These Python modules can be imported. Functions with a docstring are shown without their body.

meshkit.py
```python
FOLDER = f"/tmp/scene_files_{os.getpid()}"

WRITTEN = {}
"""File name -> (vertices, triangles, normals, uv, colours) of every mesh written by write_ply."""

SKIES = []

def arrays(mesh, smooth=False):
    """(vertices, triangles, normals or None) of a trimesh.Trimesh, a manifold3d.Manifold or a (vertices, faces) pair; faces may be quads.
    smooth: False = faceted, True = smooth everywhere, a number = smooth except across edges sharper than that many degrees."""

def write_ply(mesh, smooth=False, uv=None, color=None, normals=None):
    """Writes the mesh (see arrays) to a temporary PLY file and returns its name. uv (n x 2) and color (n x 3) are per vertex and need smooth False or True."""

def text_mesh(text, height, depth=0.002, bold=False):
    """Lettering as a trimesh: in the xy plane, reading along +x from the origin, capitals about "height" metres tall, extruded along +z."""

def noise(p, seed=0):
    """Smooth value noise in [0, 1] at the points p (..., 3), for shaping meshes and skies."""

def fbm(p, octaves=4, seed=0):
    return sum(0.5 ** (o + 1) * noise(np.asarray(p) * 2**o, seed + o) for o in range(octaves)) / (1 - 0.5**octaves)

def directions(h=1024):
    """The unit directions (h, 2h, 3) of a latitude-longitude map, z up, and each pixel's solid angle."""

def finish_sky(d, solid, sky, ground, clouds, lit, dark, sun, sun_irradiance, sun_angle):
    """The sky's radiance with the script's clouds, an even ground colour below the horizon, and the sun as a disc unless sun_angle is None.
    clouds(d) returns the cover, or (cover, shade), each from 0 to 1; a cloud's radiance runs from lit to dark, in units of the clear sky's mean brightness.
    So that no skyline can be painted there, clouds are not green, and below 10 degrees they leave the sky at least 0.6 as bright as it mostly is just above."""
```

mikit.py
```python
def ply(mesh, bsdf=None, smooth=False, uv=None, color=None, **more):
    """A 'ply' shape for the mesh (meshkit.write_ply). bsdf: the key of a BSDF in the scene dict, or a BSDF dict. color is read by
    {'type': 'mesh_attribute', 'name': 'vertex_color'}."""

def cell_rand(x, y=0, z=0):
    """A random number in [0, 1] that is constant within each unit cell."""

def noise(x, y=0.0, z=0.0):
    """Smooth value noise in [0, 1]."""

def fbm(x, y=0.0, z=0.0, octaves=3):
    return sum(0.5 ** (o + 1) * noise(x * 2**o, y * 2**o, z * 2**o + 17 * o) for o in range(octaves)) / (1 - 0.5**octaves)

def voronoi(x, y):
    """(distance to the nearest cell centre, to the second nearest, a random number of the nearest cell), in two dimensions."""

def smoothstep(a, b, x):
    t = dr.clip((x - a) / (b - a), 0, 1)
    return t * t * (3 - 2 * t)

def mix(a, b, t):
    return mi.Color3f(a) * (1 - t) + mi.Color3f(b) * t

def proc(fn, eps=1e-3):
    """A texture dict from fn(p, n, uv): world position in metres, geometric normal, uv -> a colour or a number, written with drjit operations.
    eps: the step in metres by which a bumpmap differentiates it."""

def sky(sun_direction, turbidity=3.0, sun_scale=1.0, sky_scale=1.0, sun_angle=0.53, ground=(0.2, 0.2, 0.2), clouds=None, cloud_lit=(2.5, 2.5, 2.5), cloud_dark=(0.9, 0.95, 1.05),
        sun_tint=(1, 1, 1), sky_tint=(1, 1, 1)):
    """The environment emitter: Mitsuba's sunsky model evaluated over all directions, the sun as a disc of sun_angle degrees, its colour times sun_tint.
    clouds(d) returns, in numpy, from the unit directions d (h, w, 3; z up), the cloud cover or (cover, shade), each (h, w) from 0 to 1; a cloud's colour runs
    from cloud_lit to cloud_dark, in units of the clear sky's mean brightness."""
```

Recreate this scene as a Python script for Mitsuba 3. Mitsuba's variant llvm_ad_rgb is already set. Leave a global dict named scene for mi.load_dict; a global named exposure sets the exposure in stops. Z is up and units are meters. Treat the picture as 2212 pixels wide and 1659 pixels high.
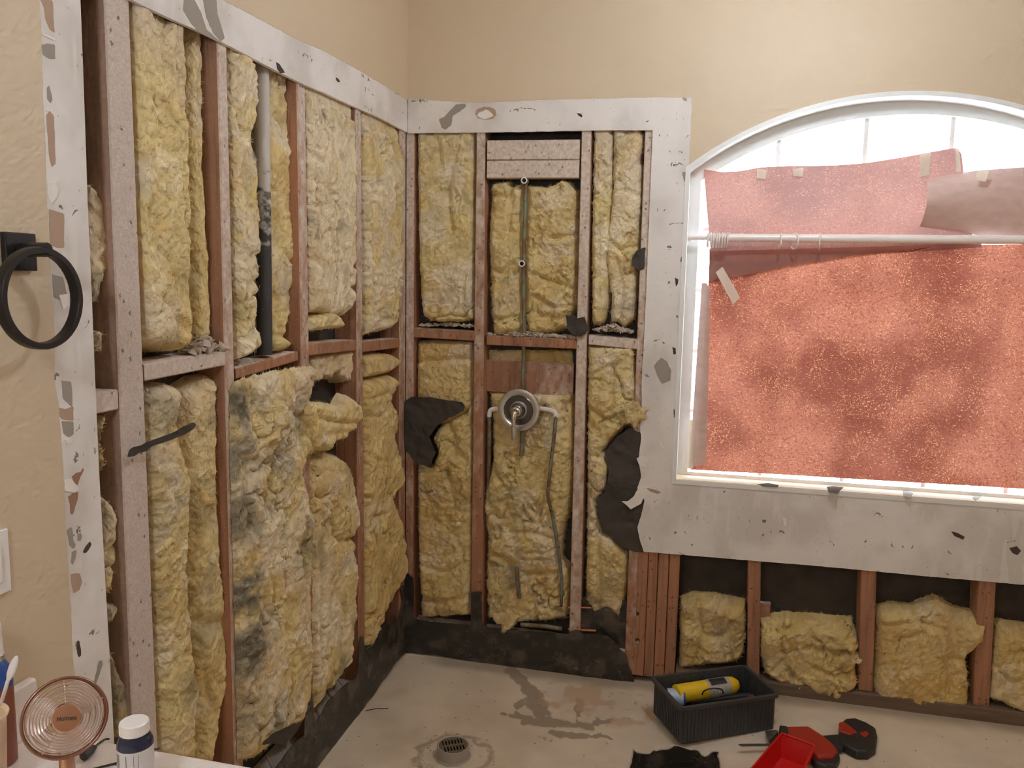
import math, random
import numpy as np, trimesh, shapely, shapely.affinity, manifold3d as m3
import mitsuba as mi, drjit as dr
import mikit, meshkit
from mikit import noise, fbm, voronoi, cell_rand, smoothstep, mix
from shapely.geometry import Polygon, LineString, Point, box as sbox
from shapely.ops import unary_union
from scipy.spatial import cKDTree

T = mi.ScalarTransform4f
# ------------------------------------------------------------------ camera
CAM = np.array([1.18929707, -3.10825360, 1.59217552])
RIGHT = np.array([0.97161353, 0.23585708, 0.01840085])
UP = np.array([-0.0475226, 0.11838993, 0.99182933])
FWD = np.array([-0.2317515, 0.96454925, -0.1262378])
FOCAL = 1750.0
scene = {'type': 'scene'}
labels = {}
scene['camera'] = {'type': 'perspective', 'fov_axis': 'x', 'fov': math.degrees(2 * math.atan(1106 / FOCAL)), 'near_clip': 0.02, 'far_clip': 100.0,
                   'to_world': T().look_at(origin=CAM.tolist(), target=(CAM + FWD).tolist(), up=UP.tolist())}
# ------------------------------------------------------------------ daylight, lamps, exposure
exposure = -0.02
scene['sky'] = {'type': 'constant', 'radiance': {'type': 'rgb', 'value': [6.0, 7.8, 9.0]}}
LAMPS = [((1.48, -1.02, 2.60), 0.10, 59.0), ((0.50, -3.15, 2.05), 0.10, 54.0)]       # a globe on the ceiling, a globe on the left wall over the vanity: place, radius, radiance
LAMP_TINT = np.array([1.08, 1.18, 1.32])


def lin(r, g, b):
    c = np.array([r, g, b], float) / 255
    return [float(x) for x in np.where(c < 0.04045, c / 12.92, ((c + 0.055) / 1.055) ** 2.4)]


def C(r, g, b):
    return mi.Color3f(*lin(r, g, b))


# ------------------------------------------------------------------ materials
def rgb(r, g, b):
    return {'type': 'rgb', 'value': lin(r, g, b)}


def mat(name, r, g, b, rough=0.6, metal=0.0, **kw):
    scene['mat_' + name] = {'type': 'twosided', 'm': {'type': 'principled', 'base_color': rgb(r, g, b), 'roughness': rough, 'metallic': metal, **kw}}


def mat_proc(name, fn, rough=0.7, bump=None, scale=1.0, eps=1e-3, **kw):
    m = {'type': 'principled', 'base_color': mikit.proc(fn), 'roughness': rough, **kw}
    if bump is not None:
        m = {'type': 'bumpmap', 'arbitrary': mikit.proc(bump, eps), 'scale': scale, 'm': m}
    scene['mat_' + name] = {'type': 'twosided', 'm': m}


def paint_color(p, n, uv):
    m = fbm(p.x * 3 + p.y * 2, p.z * 3, 1.7, octaves=2)
    return mix(C(205, 187, 160), C(198, 180, 153), m)


def paint_bump(p, n, uv):
    return fbm(p.x * 130 + 5, p.y * 130, p.z * 130, octaves=2)


mat_proc('paint', paint_color, 0.55, paint_bump, 0.0016, 1.5e-3)


def bare_color(p, n, uv):
    a = p.x + p.y
    m = fbm(a * 7, p.z * 7, 3.1, octaves=4)
    c = mix(C(224, 220, 216), C(202, 196, 190), smoothstep(0.35, 0.75, m))
    streak = fbm(a * 40, p.z * 9, 8.0, octaves=2)
    c = mix(c, C(224, 219, 213), smoothstep(0.6, 0.8, streak) * 0.5)
    d1, d2, w = voronoi(a * 19 + 3 * noise(a * 30, p.z * 30), p.z * 19)
    nick = (1 - smoothstep(0.05, 0.14, d1 + 0.25 * (noise(a * 260, p.z * 260) - 0.5))) * smoothstep(0.87, 0.89, w)
    c = mix(c, C(92, 82, 74), nick * 0.85)
    d1, d2, w = voronoi(a * 75 + 11, p.z * 60 + 2 * noise(a * 20, p.z * 20, 5))
    c = mix(c, C(120, 106, 95), (1 - smoothstep(0.05, 0.18, d1)) * smoothstep(0.95, 0.97, w) * 0.6)
    return c


mat_proc('bare', bare_color, 0.8, lambda p, n, uv: fbm((p.x + p.y) * 45, p.z * 45, 2.0, octaves=3), 0.003)


def wood_color(p, n, uv):
    """uv.x: how much plaster dust lies on the face turned to the room, uv.y: the board, negative on the left wall"""
    face = dr.select(uv.y < 0, n.x, -n.y)
    a = p.x + p.y
    g = fbm(a * 70 + uv.y * 31, p.z * 3.5, uv.y * 57, octaves=3)
    c = mix(C(120, 82, 60), C(172, 124, 94), g)
    c = mix(c, C(172, 118, 86), smoothstep(0.62, 0.8, noise(a * 6, p.z * 1.7, uv.y * 91)) * 0.5)
    ring = fbm(a * 240, p.z * 6, uv.y * 13, octaves=2)
    c = mix(c, C(96, 56, 38), smoothstep(0.62, 0.78, ring) * 0.5)
    m = fbm(a * 55, p.z * 28, 4.0, octaves=3)
    dust = smoothstep(0.18, 0.82, 0.55 * m + uv.x - 0.28)
    front = smoothstep(0.55, 0.8, face)
    top = smoothstep(0.7, 0.9, n.z)
    d = mix(C(222, 211, 199), C(184, 167, 153), fbm(a * 120, p.z * 120, 1.0, octaves=2))
    c = mix(c, d, dr.maximum(dust * front * 0.92, top * smoothstep(0.3, 0.55, m + 0.12)))
    c = mix(c, mix(c, d, 0.55), dust * (1 - front) * smoothstep(0.5, 1.0, uv.x) * 0.5)
    c = mix(c, mix(C(212, 199, 190), C(166, 149, 140), fbm(a * 420, p.z * 360, 3.0, octaves=3)), smoothstep(0.8, 0.95, uv.x) * (1 - smoothstep(1.01, 1.03, uv.x)) * front * 0.8)
    d1, d2, w = voronoi(a * 55 + uv.y * 7, p.z * 42)
    c = mix(c, C(48, 30, 26), (1 - smoothstep(0.10, 0.22, d1 + 0.3 * (noise(a * 400, p.z * 400) - 0.5))) * smoothstep(0.86, 0.88, w) * front * .7)
    d1, d2, w = voronoi(a * 230, p.z * 200)
    c = mix(c, C(206, 194, 186), (1 - smoothstep(0.12, 0.3, d1)) * smoothstep(0.92, 0.95, w) * 0.5)
    return c


mat_proc('wood', wood_color, 0.75, lambda p, n, uv: fbm((p.x + p.y) * 160, p.z * 60, 2.0, octaves=3), 0.0025, 8e-4)


def floor_color(p, n, uv):
    m = fbm(p.x * 5, p.y * 5, 2.2, octaves=4)
    c = mix(C(212, 198, 176), C(190, 174, 152), smoothstep(0.3, 0.75, m))
    c = mix(c, C(198, 186, 170), smoothstep(0.55, 0.75, fbm(p.x * 11, p.y * 14, 7.2, octaves=3)) * 0.5)

    def seg(x0, y0, x1, y1, r):
        dx, dy = x1 - x0, y1 - y0
        t = dr.clip(((p.x - x0) * dx + (p.y - y0) * dy) / (dx * dx + dy * dy), 0, 1)
        d = dr.sqrt(dr.square(p.x - x0 - t * dx) + dr.square(p.y - y0 - t * dy)) + 0.05 * (fbm(p.x * 28, p.y * 28, 1, octaves=3) - 0.5)
        return 1 - smoothstep(r * 0.75, r * 1.15, d)

    mud = mi.Float(0)
    for s in MUD:
        mud = dr.maximum(mud, seg(*s))
    c = mix(c, C(126, 108, 90), mud * 0.75)
    worn = seg(0.75, -0.17, 0.95, -0.22, 0.13)
    c = mix(c, C(184, 152, 120), worn * smoothstep(0.4, 0.6, fbm(p.x * 16, p.y * 16, 4, octaves=3)) * 0.7)
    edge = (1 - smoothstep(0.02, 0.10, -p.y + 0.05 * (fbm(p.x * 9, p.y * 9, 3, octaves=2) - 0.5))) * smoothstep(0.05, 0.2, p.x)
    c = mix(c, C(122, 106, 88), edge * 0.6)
    d1, d2, w = voronoi(p.x * 34, p.y * 34)
    c = mix(c, C(72, 58, 48), (1 - smoothstep(0.03, 0.13, d1)) * smoothstep(0.965, 0.975, w))
    ring = dr.abs(dr.sqrt(dr.square(p.x - 0.42) + dr.square(p.y + 0.66)) - 0.12 + 0.05 * (fbm(p.x * 25, p.y * 25, 6, octaves=3) - 0.5))
    c = mix(c, C(112, 92, 76), (1 - smoothstep(0.0, 0.02, ring)) * 0.55)
    return c


MUD = []
mat_proc('dark_wood', lambda p, n, uv: mix(C(84, 66, 52), C(112, 94, 78), fbm(p.x * 9, p.z * 120, p.y * 40, octaves=3)), 0.8)
mat_proc('floor', floor_color, 0.75, lambda p, n, uv: fbm(p.x * 30, p.y * 30, 2.0, octaves=4), 0.006)


def paper_color(p, n, uv):
    a, z = p.x * 1.0, p.z
    m = fbm(a * 4, z * 4, 1.0, octaves=3)
    c = mix(C(148, 82, 66), C(190, 118, 96), smoothstep(0.3, 0.7, m))
    g = fbm(a * 230, z * 230, 2.0, octaves=3)
    c = mix(c, C(134, 62, 50), smoothstep(0.52, 0.75, g) * 0.55)
    g2 = fbm(a * 420 + 9, z * 300, 5.0, octaves=2)
    c = mix(c, C(226, 152, 112), smoothstep(0.60, 0.78, g2) * .9 * smoothstep(0.35, 0.65, fbm(a * 22, z * 22, 9.0, octaves=2)))
    d1, d2, w = voronoi(a * 230 + 2 * noise(a * 300, z * 300), z * 230)
    return mix(c, C(255, 214, 165), (1 - smoothstep(0.14, 0.34, d1)) * smoothstep(0.88, 0.90, w) * 0.85)


scene['mat_paper_pale'] = {'type': 'principledthin', 'base_color': mikit.proc(lambda p, n, uv: mix(paper_color(p, n, uv), C(190, 158, 154), 0.46)), 'roughness': 0.7, 'diff_trans': 0.30, 'spec_trans': 0.0}  # the same paper with the window's veiling glare mixed into its colour
scene['mat_paper'] = {'type': 'principledthin', 'base_color': mikit.proc(paper_color), 'roughness': 0.7, 'diff_trans': 0.30, 'spec_trans': 0.0}
mat_proc('paper_back', lambda p, n, uv: mix(C(214, 186, 178), C(198, 166, 156), fbm(p.x * 30, p.z * 60, 1, octaves=3)), 0.65)
scene['mat_tape'] = {'type': 'principledthin', 'base_color': rgb(244, 234, 222), 'roughness': 0.5, 'diff_trans': 0.75, 'spec_trans': 0.0}


def batt_bump(p, n, uv):
    return fbm(p.x * 90 + 0.5 * fbm(p.y * 60, p.z * 40), p.y * 90, p.z * 70, octaves=3)


scene['mat_batt'] = {'type': 'twosided', 'm': {'type': 'bumpmap', 'arbitrary': mikit.proc(batt_bump, 8e-4), 'scale': 0.013,
                     'm': {'type': 'principled', 'base_color': {'type': 'mesh_attribute', 'name': 'vertex_color'}, 'roughness': 0.85, 'specular': 0.25}}}


def black_color(p, n, uv):
    a = p.x + p.y
    m = fbm(a * 18, p.z * 18, 3.0, octaves=4)
    c = mix(C(40, 36, 32), C(74, 66, 58), smoothstep(0.45, 0.8, m))
    d1, d2, w = voronoi(a * 60, p.z * 70)
    crack = 1 - smoothstep(0.0, 0.012, dr.abs(fbm(a * 26, p.z * 34, 5.0, octaves=3) - 0.5))
    c = mix(c, C(150, 136, 116), crack * smoothstep(0.5, 0.62, fbm(a * 7, p.z * 9, 8.0, octaves=2)) * 0.4)
    return mix(c, C(150, 138, 122), (1 - smoothstep(0.04, 0.12, d1)) * smoothstep(0.93, 0.95, w) * 0.8)


mat_proc('liner', black_color, 0.42, lambda p, n, uv: fbm((p.x + p.y) * 40, p.z * 40, 2.0, octaves=3), 0.004)
mat_proc('felt', lambda p, n, uv: mix(mix(C(38, 34, 31), C(66, 58, 51), fbm((p.x + p.y) * 14, p.z * 14, 3.0, octaves=4)), C(128, 116, 100), smoothstep(0.68, 0.8, fbm((p.x + p.y) * 60, p.z * 150, 7.0, octaves=2)) * 0.03), 0.7, lambda p, n, uv: fbm((p.x + p.y) * 35, p.z * 35, 2.0, octaves=4), 0.012)
mat('white_vinyl', 226, 228, 226, 0.35)
mat('white_paint', 236, 234, 228, 0.4)
mat('sill', 214, 196, 168, 0.7)
mat('gypsum', 232, 226, 216, 0.9)
mat('torn_tan', 172, 146, 126, 0.85)
mat('torn_grey', 150, 142, 132, 0.85)
mat('torn_brown', 150, 112, 90, 0.85)
mat('torn_white', 226, 222, 216, 0.85)
mat('dark_gouge', 70, 58, 50, 0.9)
mat_proc('copper', lambda p, n, uv: mix(mix(C(120, 128, 112), C(112, 88, 66), smoothstep(0.35, 0.65, fbm(p.x * 40, p.y * 40, p.z * 22, octaves=3))), C(74, 70, 58), smoothstep(0.6, 0.8, fbm(p.x * 90, p.y * 90, p.z * 60))), 0.5, metallic=0.35)
mat('copper_bright', 186, 122, 92, 0.35, 0.8)
mat('black_hole', 14, 12, 11, 0.9)
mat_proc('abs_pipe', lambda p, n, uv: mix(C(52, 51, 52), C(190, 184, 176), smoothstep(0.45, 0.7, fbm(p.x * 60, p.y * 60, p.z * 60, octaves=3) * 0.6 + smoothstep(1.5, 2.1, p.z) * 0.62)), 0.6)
mat('chrome', 225, 225, 225, 0.12, 1.0)
mat('bronze_black', 30, 27, 26, 0.38, 0.4)
mat('white_plastic', 232, 230, 228, 0.3)
mat('counter', 236, 230, 224, 0.18)
mat('rose_gold', 206, 162, 136, 0.28, 0.9)
mat('rose_brown', 150, 112, 96, 0.25, 0.85)
mat('rose_wire', 216, 190, 176, 0.2, 0.85)
mat('fan_blade', 226, 214, 206, 0.2, 0.4)
mat('dark_plastic', 44, 36, 32, 0.45)
mat('navy_plastic', 34, 38, 62, 0.15)
mat('blue_plastic', 40, 76, 140, 0.25)
mat('label_white', 206, 204, 206, 0.4)
mat('label_ink', 84, 84, 92, 0.6)
mat('cream_cup', 226, 204, 176, 0.35)
mat('green_plastic', 62, 150, 112, 0.3)
mat('cap_brown', 120, 66, 48, 0.4)
mat('tote', 54, 54, 56, 0.5)
mat('yellow_paint', 226, 190, 34, 0.3)
mat('grey_label', 168, 164, 156, 0.5)
mat('tape_blue', 38, 58, 150, 0.4)
mat('tape_pale', 172, 188, 206, 0.4)
mat('red_plastic', 190, 26, 22, 0.25)
mat('saw_red', 150, 40, 28, 0.35)
mat('saw_black', 32, 29, 29, 0.5)
mat('steel', 150, 146, 140, 0.35, 0.9)
mat('debris', 176, 162, 146, 0.9)
mat('rod_white', 240, 234, 230, 0.3)
mat('clear', 240, 230, 226, 0.12)
scene['mat_pane'] = {'type': 'thindielectric', 'int_ior': 1.5}
mat('acrylic', 196, 194, 190, 0.16, 0.75)


# ------------------------------------------------------------------ helpers
def ray(u, v):
    return FWD + (u - 1106) / FOCAL * RIGHT - (v - 829.5) / FOCAL * UP


def on_wall(wall, d, u, v):
    """(s, t): where the line of sight through the photograph's pixel meets the plane d metres in front of a wall. back: s = x; left: s = y; t = z"""
    r = ray(u, v)
    if wall == 'back':
        p = CAM + r * ((-d - CAM[1]) / r[1])
        return np.array([p[0], p[2]])
    p = CAM + r * ((d - CAM[0]) / r[0])
    return np.array([p[1], p[2]])


def on_z(z, u, v):
    r = ray(u, v)
    return CAM + r * ((z - CAM[2]) / r[2])


def at_depth(D, u, v):
    return CAM + D * ray(u, v)


def place(wall, s, t, d):
    s, t, d = np.broadcast_arrays(np.asarray(s, float), np.asarray(t, float), np.asarray(d, float))
    return np.stack([s, -d, t], -1) if wall == 'back' else np.stack([d, s, t], -1)


WALLM = {'back': np.array([[1, 0, 0, 0], [0, 0, -1, 0], [0, 1, 0, 0], [0, 0, 0, 1.0]]), 'left': np.array([[0, 0, 1, 0], [1, 0, 0, 0], [0, 1, 0, 0], [0, 0, 0, 1.0]])}


def poly_on(wall, d, pts):
    return Polygon([on_wall(wall, d, *p) for p in pts]).buffer(0)


def extrude(wall, poly, d0, d1):
    """a polygon of the wall's plane, from d0 to d1 in front of it"""
    parts = []
    for g in getattr(poly, 'geoms', [poly]):
        if g.geom_type == 'Polygon' and g.area > 1e-8:
            m = trimesh.creation.extrude_polygon(g, d1 - d0, engine='earcut')
            m.apply_translation([0, 0, d0])
            parts.append(m)
    m = trimesh.util.concatenate(parts)
    m.apply_transform(WALLM[wall])
    return m


def numbered(name):
    if name not in used:
        used.add(name)
        return name
    i = 1
    while f'{name}_{i:03d}' in used:
        i += 1
    used.add(f'{name}_{i:03d}')
    return f'{name}_{i:03d}'


used = set()


def obj(name, mesh, m, parent=None, label=None, cat=None, group=None, kind=None, smooth=False, uv=None, color=None, ply=None, **kw):
    key = numbered((parent + '__' if parent else '') + name)
    if ply is not None:
        scene[key] = {**ply, **kw}
    else:
        scene[key] = mikit.ply(mesh, 'mat_' + m, smooth=smooth, uv=uv, color=color, **kw)
    e = {k: x for k, x in (('label', label), ('category', cat), ('group', group), ('kind', kind)) if x}
    if e:
        labels[key] = e
    return key


def thing(name, label, cat=None, group=None, kind=None):
    key = numbered(name)
    labels[key] = {k: x for k, x in (('label', label), ('category', cat), ('group', group), ('kind', kind)) if x}
    return key


def frame_to(origin, zdir, xhint=(1, 0, 0)):
    z = np.asarray(zdir, float) / np.linalg.norm(zdir)
    x = np.asarray(xhint, float) - z * np.dot(xhint, z)
    if np.linalg.norm(x) < 1e-6:
        x = np.cross([0, 1, 0], z)
    x /= np.linalg.norm(x)
    m = np.eye(4)
    m[:3, 0], m[:3, 1], m[:3, 2], m[:3, 3] = x, np.cross(z, x), z, origin
    return m


def lathe(profile, n=40, M=None):
    m = trimesh.creation.revolve(np.array(profile, float), sections=n)
    if M is not None:
        m.apply_transform(M)
    return m


def tube(pts, r, n=10, caps=True):
    p = np.asarray(pts, float)
    r = np.broadcast_to(r, (len(p),))
    t = np.gradient(p, axis=0)
    t /= np.linalg.norm(t, axis=1, keepdims=True) + 1e-12
    a = np.cross(t[0], [0.3, 0.2, 0.93])
    if np.linalg.norm(a) < 0.1:
        a = np.cross(t[0], [1, 0, 0])
    A = []
    for k in range(len(p)):
        a = a - t[k] * np.dot(a, t[k])
        a /= np.linalg.norm(a)
        A.append(a)
    A = np.array(A)
    B = np.cross(t, A)
    ang = np.arange(n) * 2 * np.pi / n
    v = (p[:, None] + r[:, None, None] * (np.cos(ang)[None, :, None] * A[:, None] + np.sin(ang)[None, :, None] * B[:, None])).reshape(-1, 3)
    f = []
    for i in range(len(p) - 1):
        for j in range(n):
            k = (j + 1) % n
            f += [[i * n + j, i * n + k, (i + 1) * n + k], [i * n + j, (i + 1) * n + k, (i + 1) * n + j]]
    if caps:
        v = np.vstack([v, p[0], p[-1]])
        e = (len(p) - 1) * n
        for j in range(n):
            k = (j + 1) % n
            f += [[len(v) - 2, k, j], [len(v) - 1, e + j, e + k]]
    return trimesh.Trimesh(v, np.array(f), process=False)


def smooth_path(pts, n=40):
    from scipy.interpolate import CubicSpline, PchipInterpolator
    p = np.asarray(pts, float)
    s = np.r_[0, np.cumsum(np.linalg.norm(np.diff(p, axis=0), axis=1))]
    return PchipInterpolator(s, p)(np.linspace(0, s[-1], n))


def torus(R, r, M=None, n=40, k=10):
    a, b = np.meshgrid(np.linspace(0, 2 * np.pi, n, endpoint=False), np.linspace(0, 2 * np.pi, k, endpoint=False), indexing='ij')
    v = np.stack([(R + r * np.cos(b)) * np.cos(a), (R + r * np.cos(b)) * np.sin(a), r * np.sin(b)], -1).reshape(-1, 3)
    f = []
    for i in range(n):
        for j in range(k):
            q = [i * k + j, ((i + 1) % n) * k + j, ((i + 1) % n) * k + (j + 1) % k, i * k + (j + 1) % k]
            f += [[q[0], q[1], q[2]], [q[0], q[2], q[3]]]
    m = trimesh.Trimesh(v, np.array(f), process=False)
    if M is not None:
        m.apply_transform(M)
    return m


def rbox(sx, sy, sz, r=0.004, M=None, seg=12):
    """a box with rounded edges around the origin"""
    sp = m3.Manifold.sphere(r, seg)
    h = m3.Manifold.batch_hull([sp.translate([x * (sx / 2 - r), y * (sy / 2 - r), z * (sz / 2 - r)]) for x in (-1, 1) for y in (-1, 1) for z in (-1, 1)])
    q = h.to_mesh()
    m = trimesh.Trimesh(q.vert_properties[:, :3], q.tri_verts, process=False)
    if M is not None:
        m.apply_transform(M)
    return m


def to_tm(m):
    q = m.to_mesh()
    return trimesh.Trimesh(q.vert_properties[:, :3], q.tri_verts, process=False)


def man(tm):
    tm.merge_vertices()
    return m3.Manifold(m3.Mesh(np.asarray(tm.vertices, np.float32), np.asarray(tm.faces, np.uint32)))


def shift(x, y, z):
    return trimesh.transformations.translation_matrix([x, y, z])


def rotz(a):
    return trimesh.transformations.rotation_matrix(a, [0, 0, 1])


# ------------------------------------------------------------------ the room
FACE = -0.0127      # stud faces lie one board's thickness behind the wall's surface
DEEP = -0.102       # the back of the stud bays
CEIL = 2.75
XR, YF = 3.4, -4.2

# left wall: bare strip and band around the opening, traced on the wall's plane
ST_OUT = [(119, 825), (127, 876), (132, 952), (138, 1040), (142, 1129), (147, 1220), (149, 1264), (153, 1315), (157, 1416), (162, 1467), (168, 1560)]
ST_OUT = [(85, 0), (89, 76), (89, 142), (97, 278), (101, 420), (106, 521), (111, 628), (119, 716)] + ST_OUT
ST_IN = [(175, 0), (180, 127), (187, 329), (191, 451), (199, 628), (205, 780), (208, 851), (215, 1015), (223, 1154), (229, 1264), (238, 1416), (247, 1593)]
BAND_T = [(875, 212), (842, 192), (790, 160), (740, 132), (700, 110), (640, 84), (590, 57), (540, 30), (500, 10)]
BAND_B = [(881, 286), (820, 254), (760, 228), (700, 200), (660, 184), (600, 154), (540, 122), (460, 80), (420, 62), (380, 45), (310, 12), (283, -2)]
L = lambda pts: [tuple(on_wall('left', 0, *p)) for p in pts]
o_in, o_t, o_b = L(ST_IN), L(BAND_T), L(BAND_B)
o_out = L(ST_OUT)
zt = o_t[-1][1]
hole_left = Polygon([(0, o_b[0][1])] + o_b[1:] + [(o_in[0][0], o_b[-1][1] - 0.005)] + o_in + [(o_in[-1][0] + 0.0, -0.03), (0, -0.03)]).buffer(0)
tile_left = Polygon([(0, o_t[0][1])] + o_t[1:] + [(-1.6, zt + .002), (o_out[0][0], zt)] + o_out + [(o_out[-1][0], -0.03), (0, -0.03)]).buffer(0)


def rag(poly, amp, step=0.008, seed=0, sc=0.02):
    """the outline made uneven"""
    out = []
    for g in getattr(poly, 'geoms', [poly]):
        rings = []
        for ring in [g.exterior] + list(g.interiors):
            n = max(8, int(ring.length / step))
            q = np.array([ring.interpolate(i / n, normalized=True).coords[0] for i in range(n)])
            nn = np.roll(q, -1, 0) - np.roll(q, 1, 0)
            nn = np.stack([nn[:, 1], -nn[:, 0]], 1) / (np.linalg.norm(nn, axis=1, keepdims=True) + 1e-9)
            f = meshkit.fbm(np.c_[q / sc, np.full(n, seed * 3.7)], 3, seed) - 0.5
            rings.append(q + nn * (f * 2 * amp)[:, None])
        out.append(Polygon(rings[0], rings[1:]).buffer(0))
    return unary_union(out)


tile_left = rag(tile_left, 0.003, 0.006, 2).intersection(sbox(-3, -0.03, 0, 3)).union(sbox(-0.05, -0.03, 0, o_t[0][1] - .004)).buffer(0)
wall_l = sbox(YF, -0.03, 0.0, CEIL).difference(tile_left)
obj('wall_left', extrude('left', wall_l, FACE, 0), 'paint', kind='structure', label='beige painted left wall')
bare_l = tile_left.difference(hole_left)
obj('bare_drywall', extrude('left', bare_l, FACE, -0.0012), 'bare', 'wall_left', label='bare scarred drywall band and strip left around the opening')

# back wall
W_SP, W_R, W_C = (1.098, 2.0045), 1.1658, np.array([1.8033, 1.0795])
W_X0, W_X1, W_Z0 = 1.098, 2.5086, 0.846
ang = np.linspace(math.acos((W_X0 - W_C[0]) / W_R), math.acos((W_X1 - W_C[0]) / W_R), 60)
arch = Polygon([(W_X1, W_Z0), (W_X0, W_Z0)] + [(W_C[0] + W_R * math.cos(a), W_C[1] + W_R * math.sin(a)) for a in ang])
B = lambda pts: [tuple(on_wall('back', 0, *p)) for p in pts]
TOP_B = B([(884, 212), (960, 218), (1030, 222), (1100, 219), (1160, 216), (1240, 214), (1330, 212), (1420, 210), (1493, 211), (1494, 226), (1491, 300), (1488, 360)])
IN_B = B([(1386, 820), (1386, 896), (1382, 926), (1385, 946), (1379, 992), (1385, 1030), (1376, 1055), (1388, 1070), (1392, 1082), (1385, 1114), (1377, 1139), (1382, 1167), (1390, 1192)])
IN_B = B([(890, 287), (1000, 286), (1100, 285), (1200, 283), (1300, 281), (1410, 281), (1402, 480), (1393, 700)]) + IN_B
LOW = B([(1390, 1192), (1500, 1201), (1620, 1211), (1800, 1226), (2000, 1245), (2205, 1263)])
slope = (LOW[-1][1] - LOW[1][1]) / (LOW[-1][0] - LOW[1][0])
LOW.append((3.0, LOW[-1][1] + slope * (3.0 - LOW[-1][0])))
outer_b = Polygon([(0, TOP_B[0][1])] + TOP_B[1:] + [(W_X0, 2.0), (W_X0, W_Z0), (W_X1 + .1, W_Z0), (W_X1 + .1, 1.1), (3.0, 1.1), (3.0, -.03), (0, -.03)]).buffer(0)
hole_b = Polygon([(0, IN_B[0][1])] + IN_B[1:] + LOW + [(3.0, -.03), (0, -.03)]).buffer(0)
outer_b = rag(outer_b, 0.003, 0.006, 5).intersection(sbox(0, -.03, 3.0, 3)).union(sbox(0, -.03, .05, TOP_B[0][1] - .004)).difference(arch)
wall_b = sbox(0, -.03, XR, CEIL).difference(outer_b).difference(arch)
obj('wall_back', extrude('back', wall_b, FACE, 0), 'paint', kind='structure', label='beige painted back wall with an arched window')
bare_b = outer_b.difference(rag(hole_b, 0.0012, 0.006, 7).union(sbox(-.01, -.03, .02, IN_B[0][1] - .003)))
obj('bare_drywall', extrude('back', bare_b, FACE, -0.0012), 'bare', 'wall_back', label='bare scarred drywall around the opening and below the window')

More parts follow.
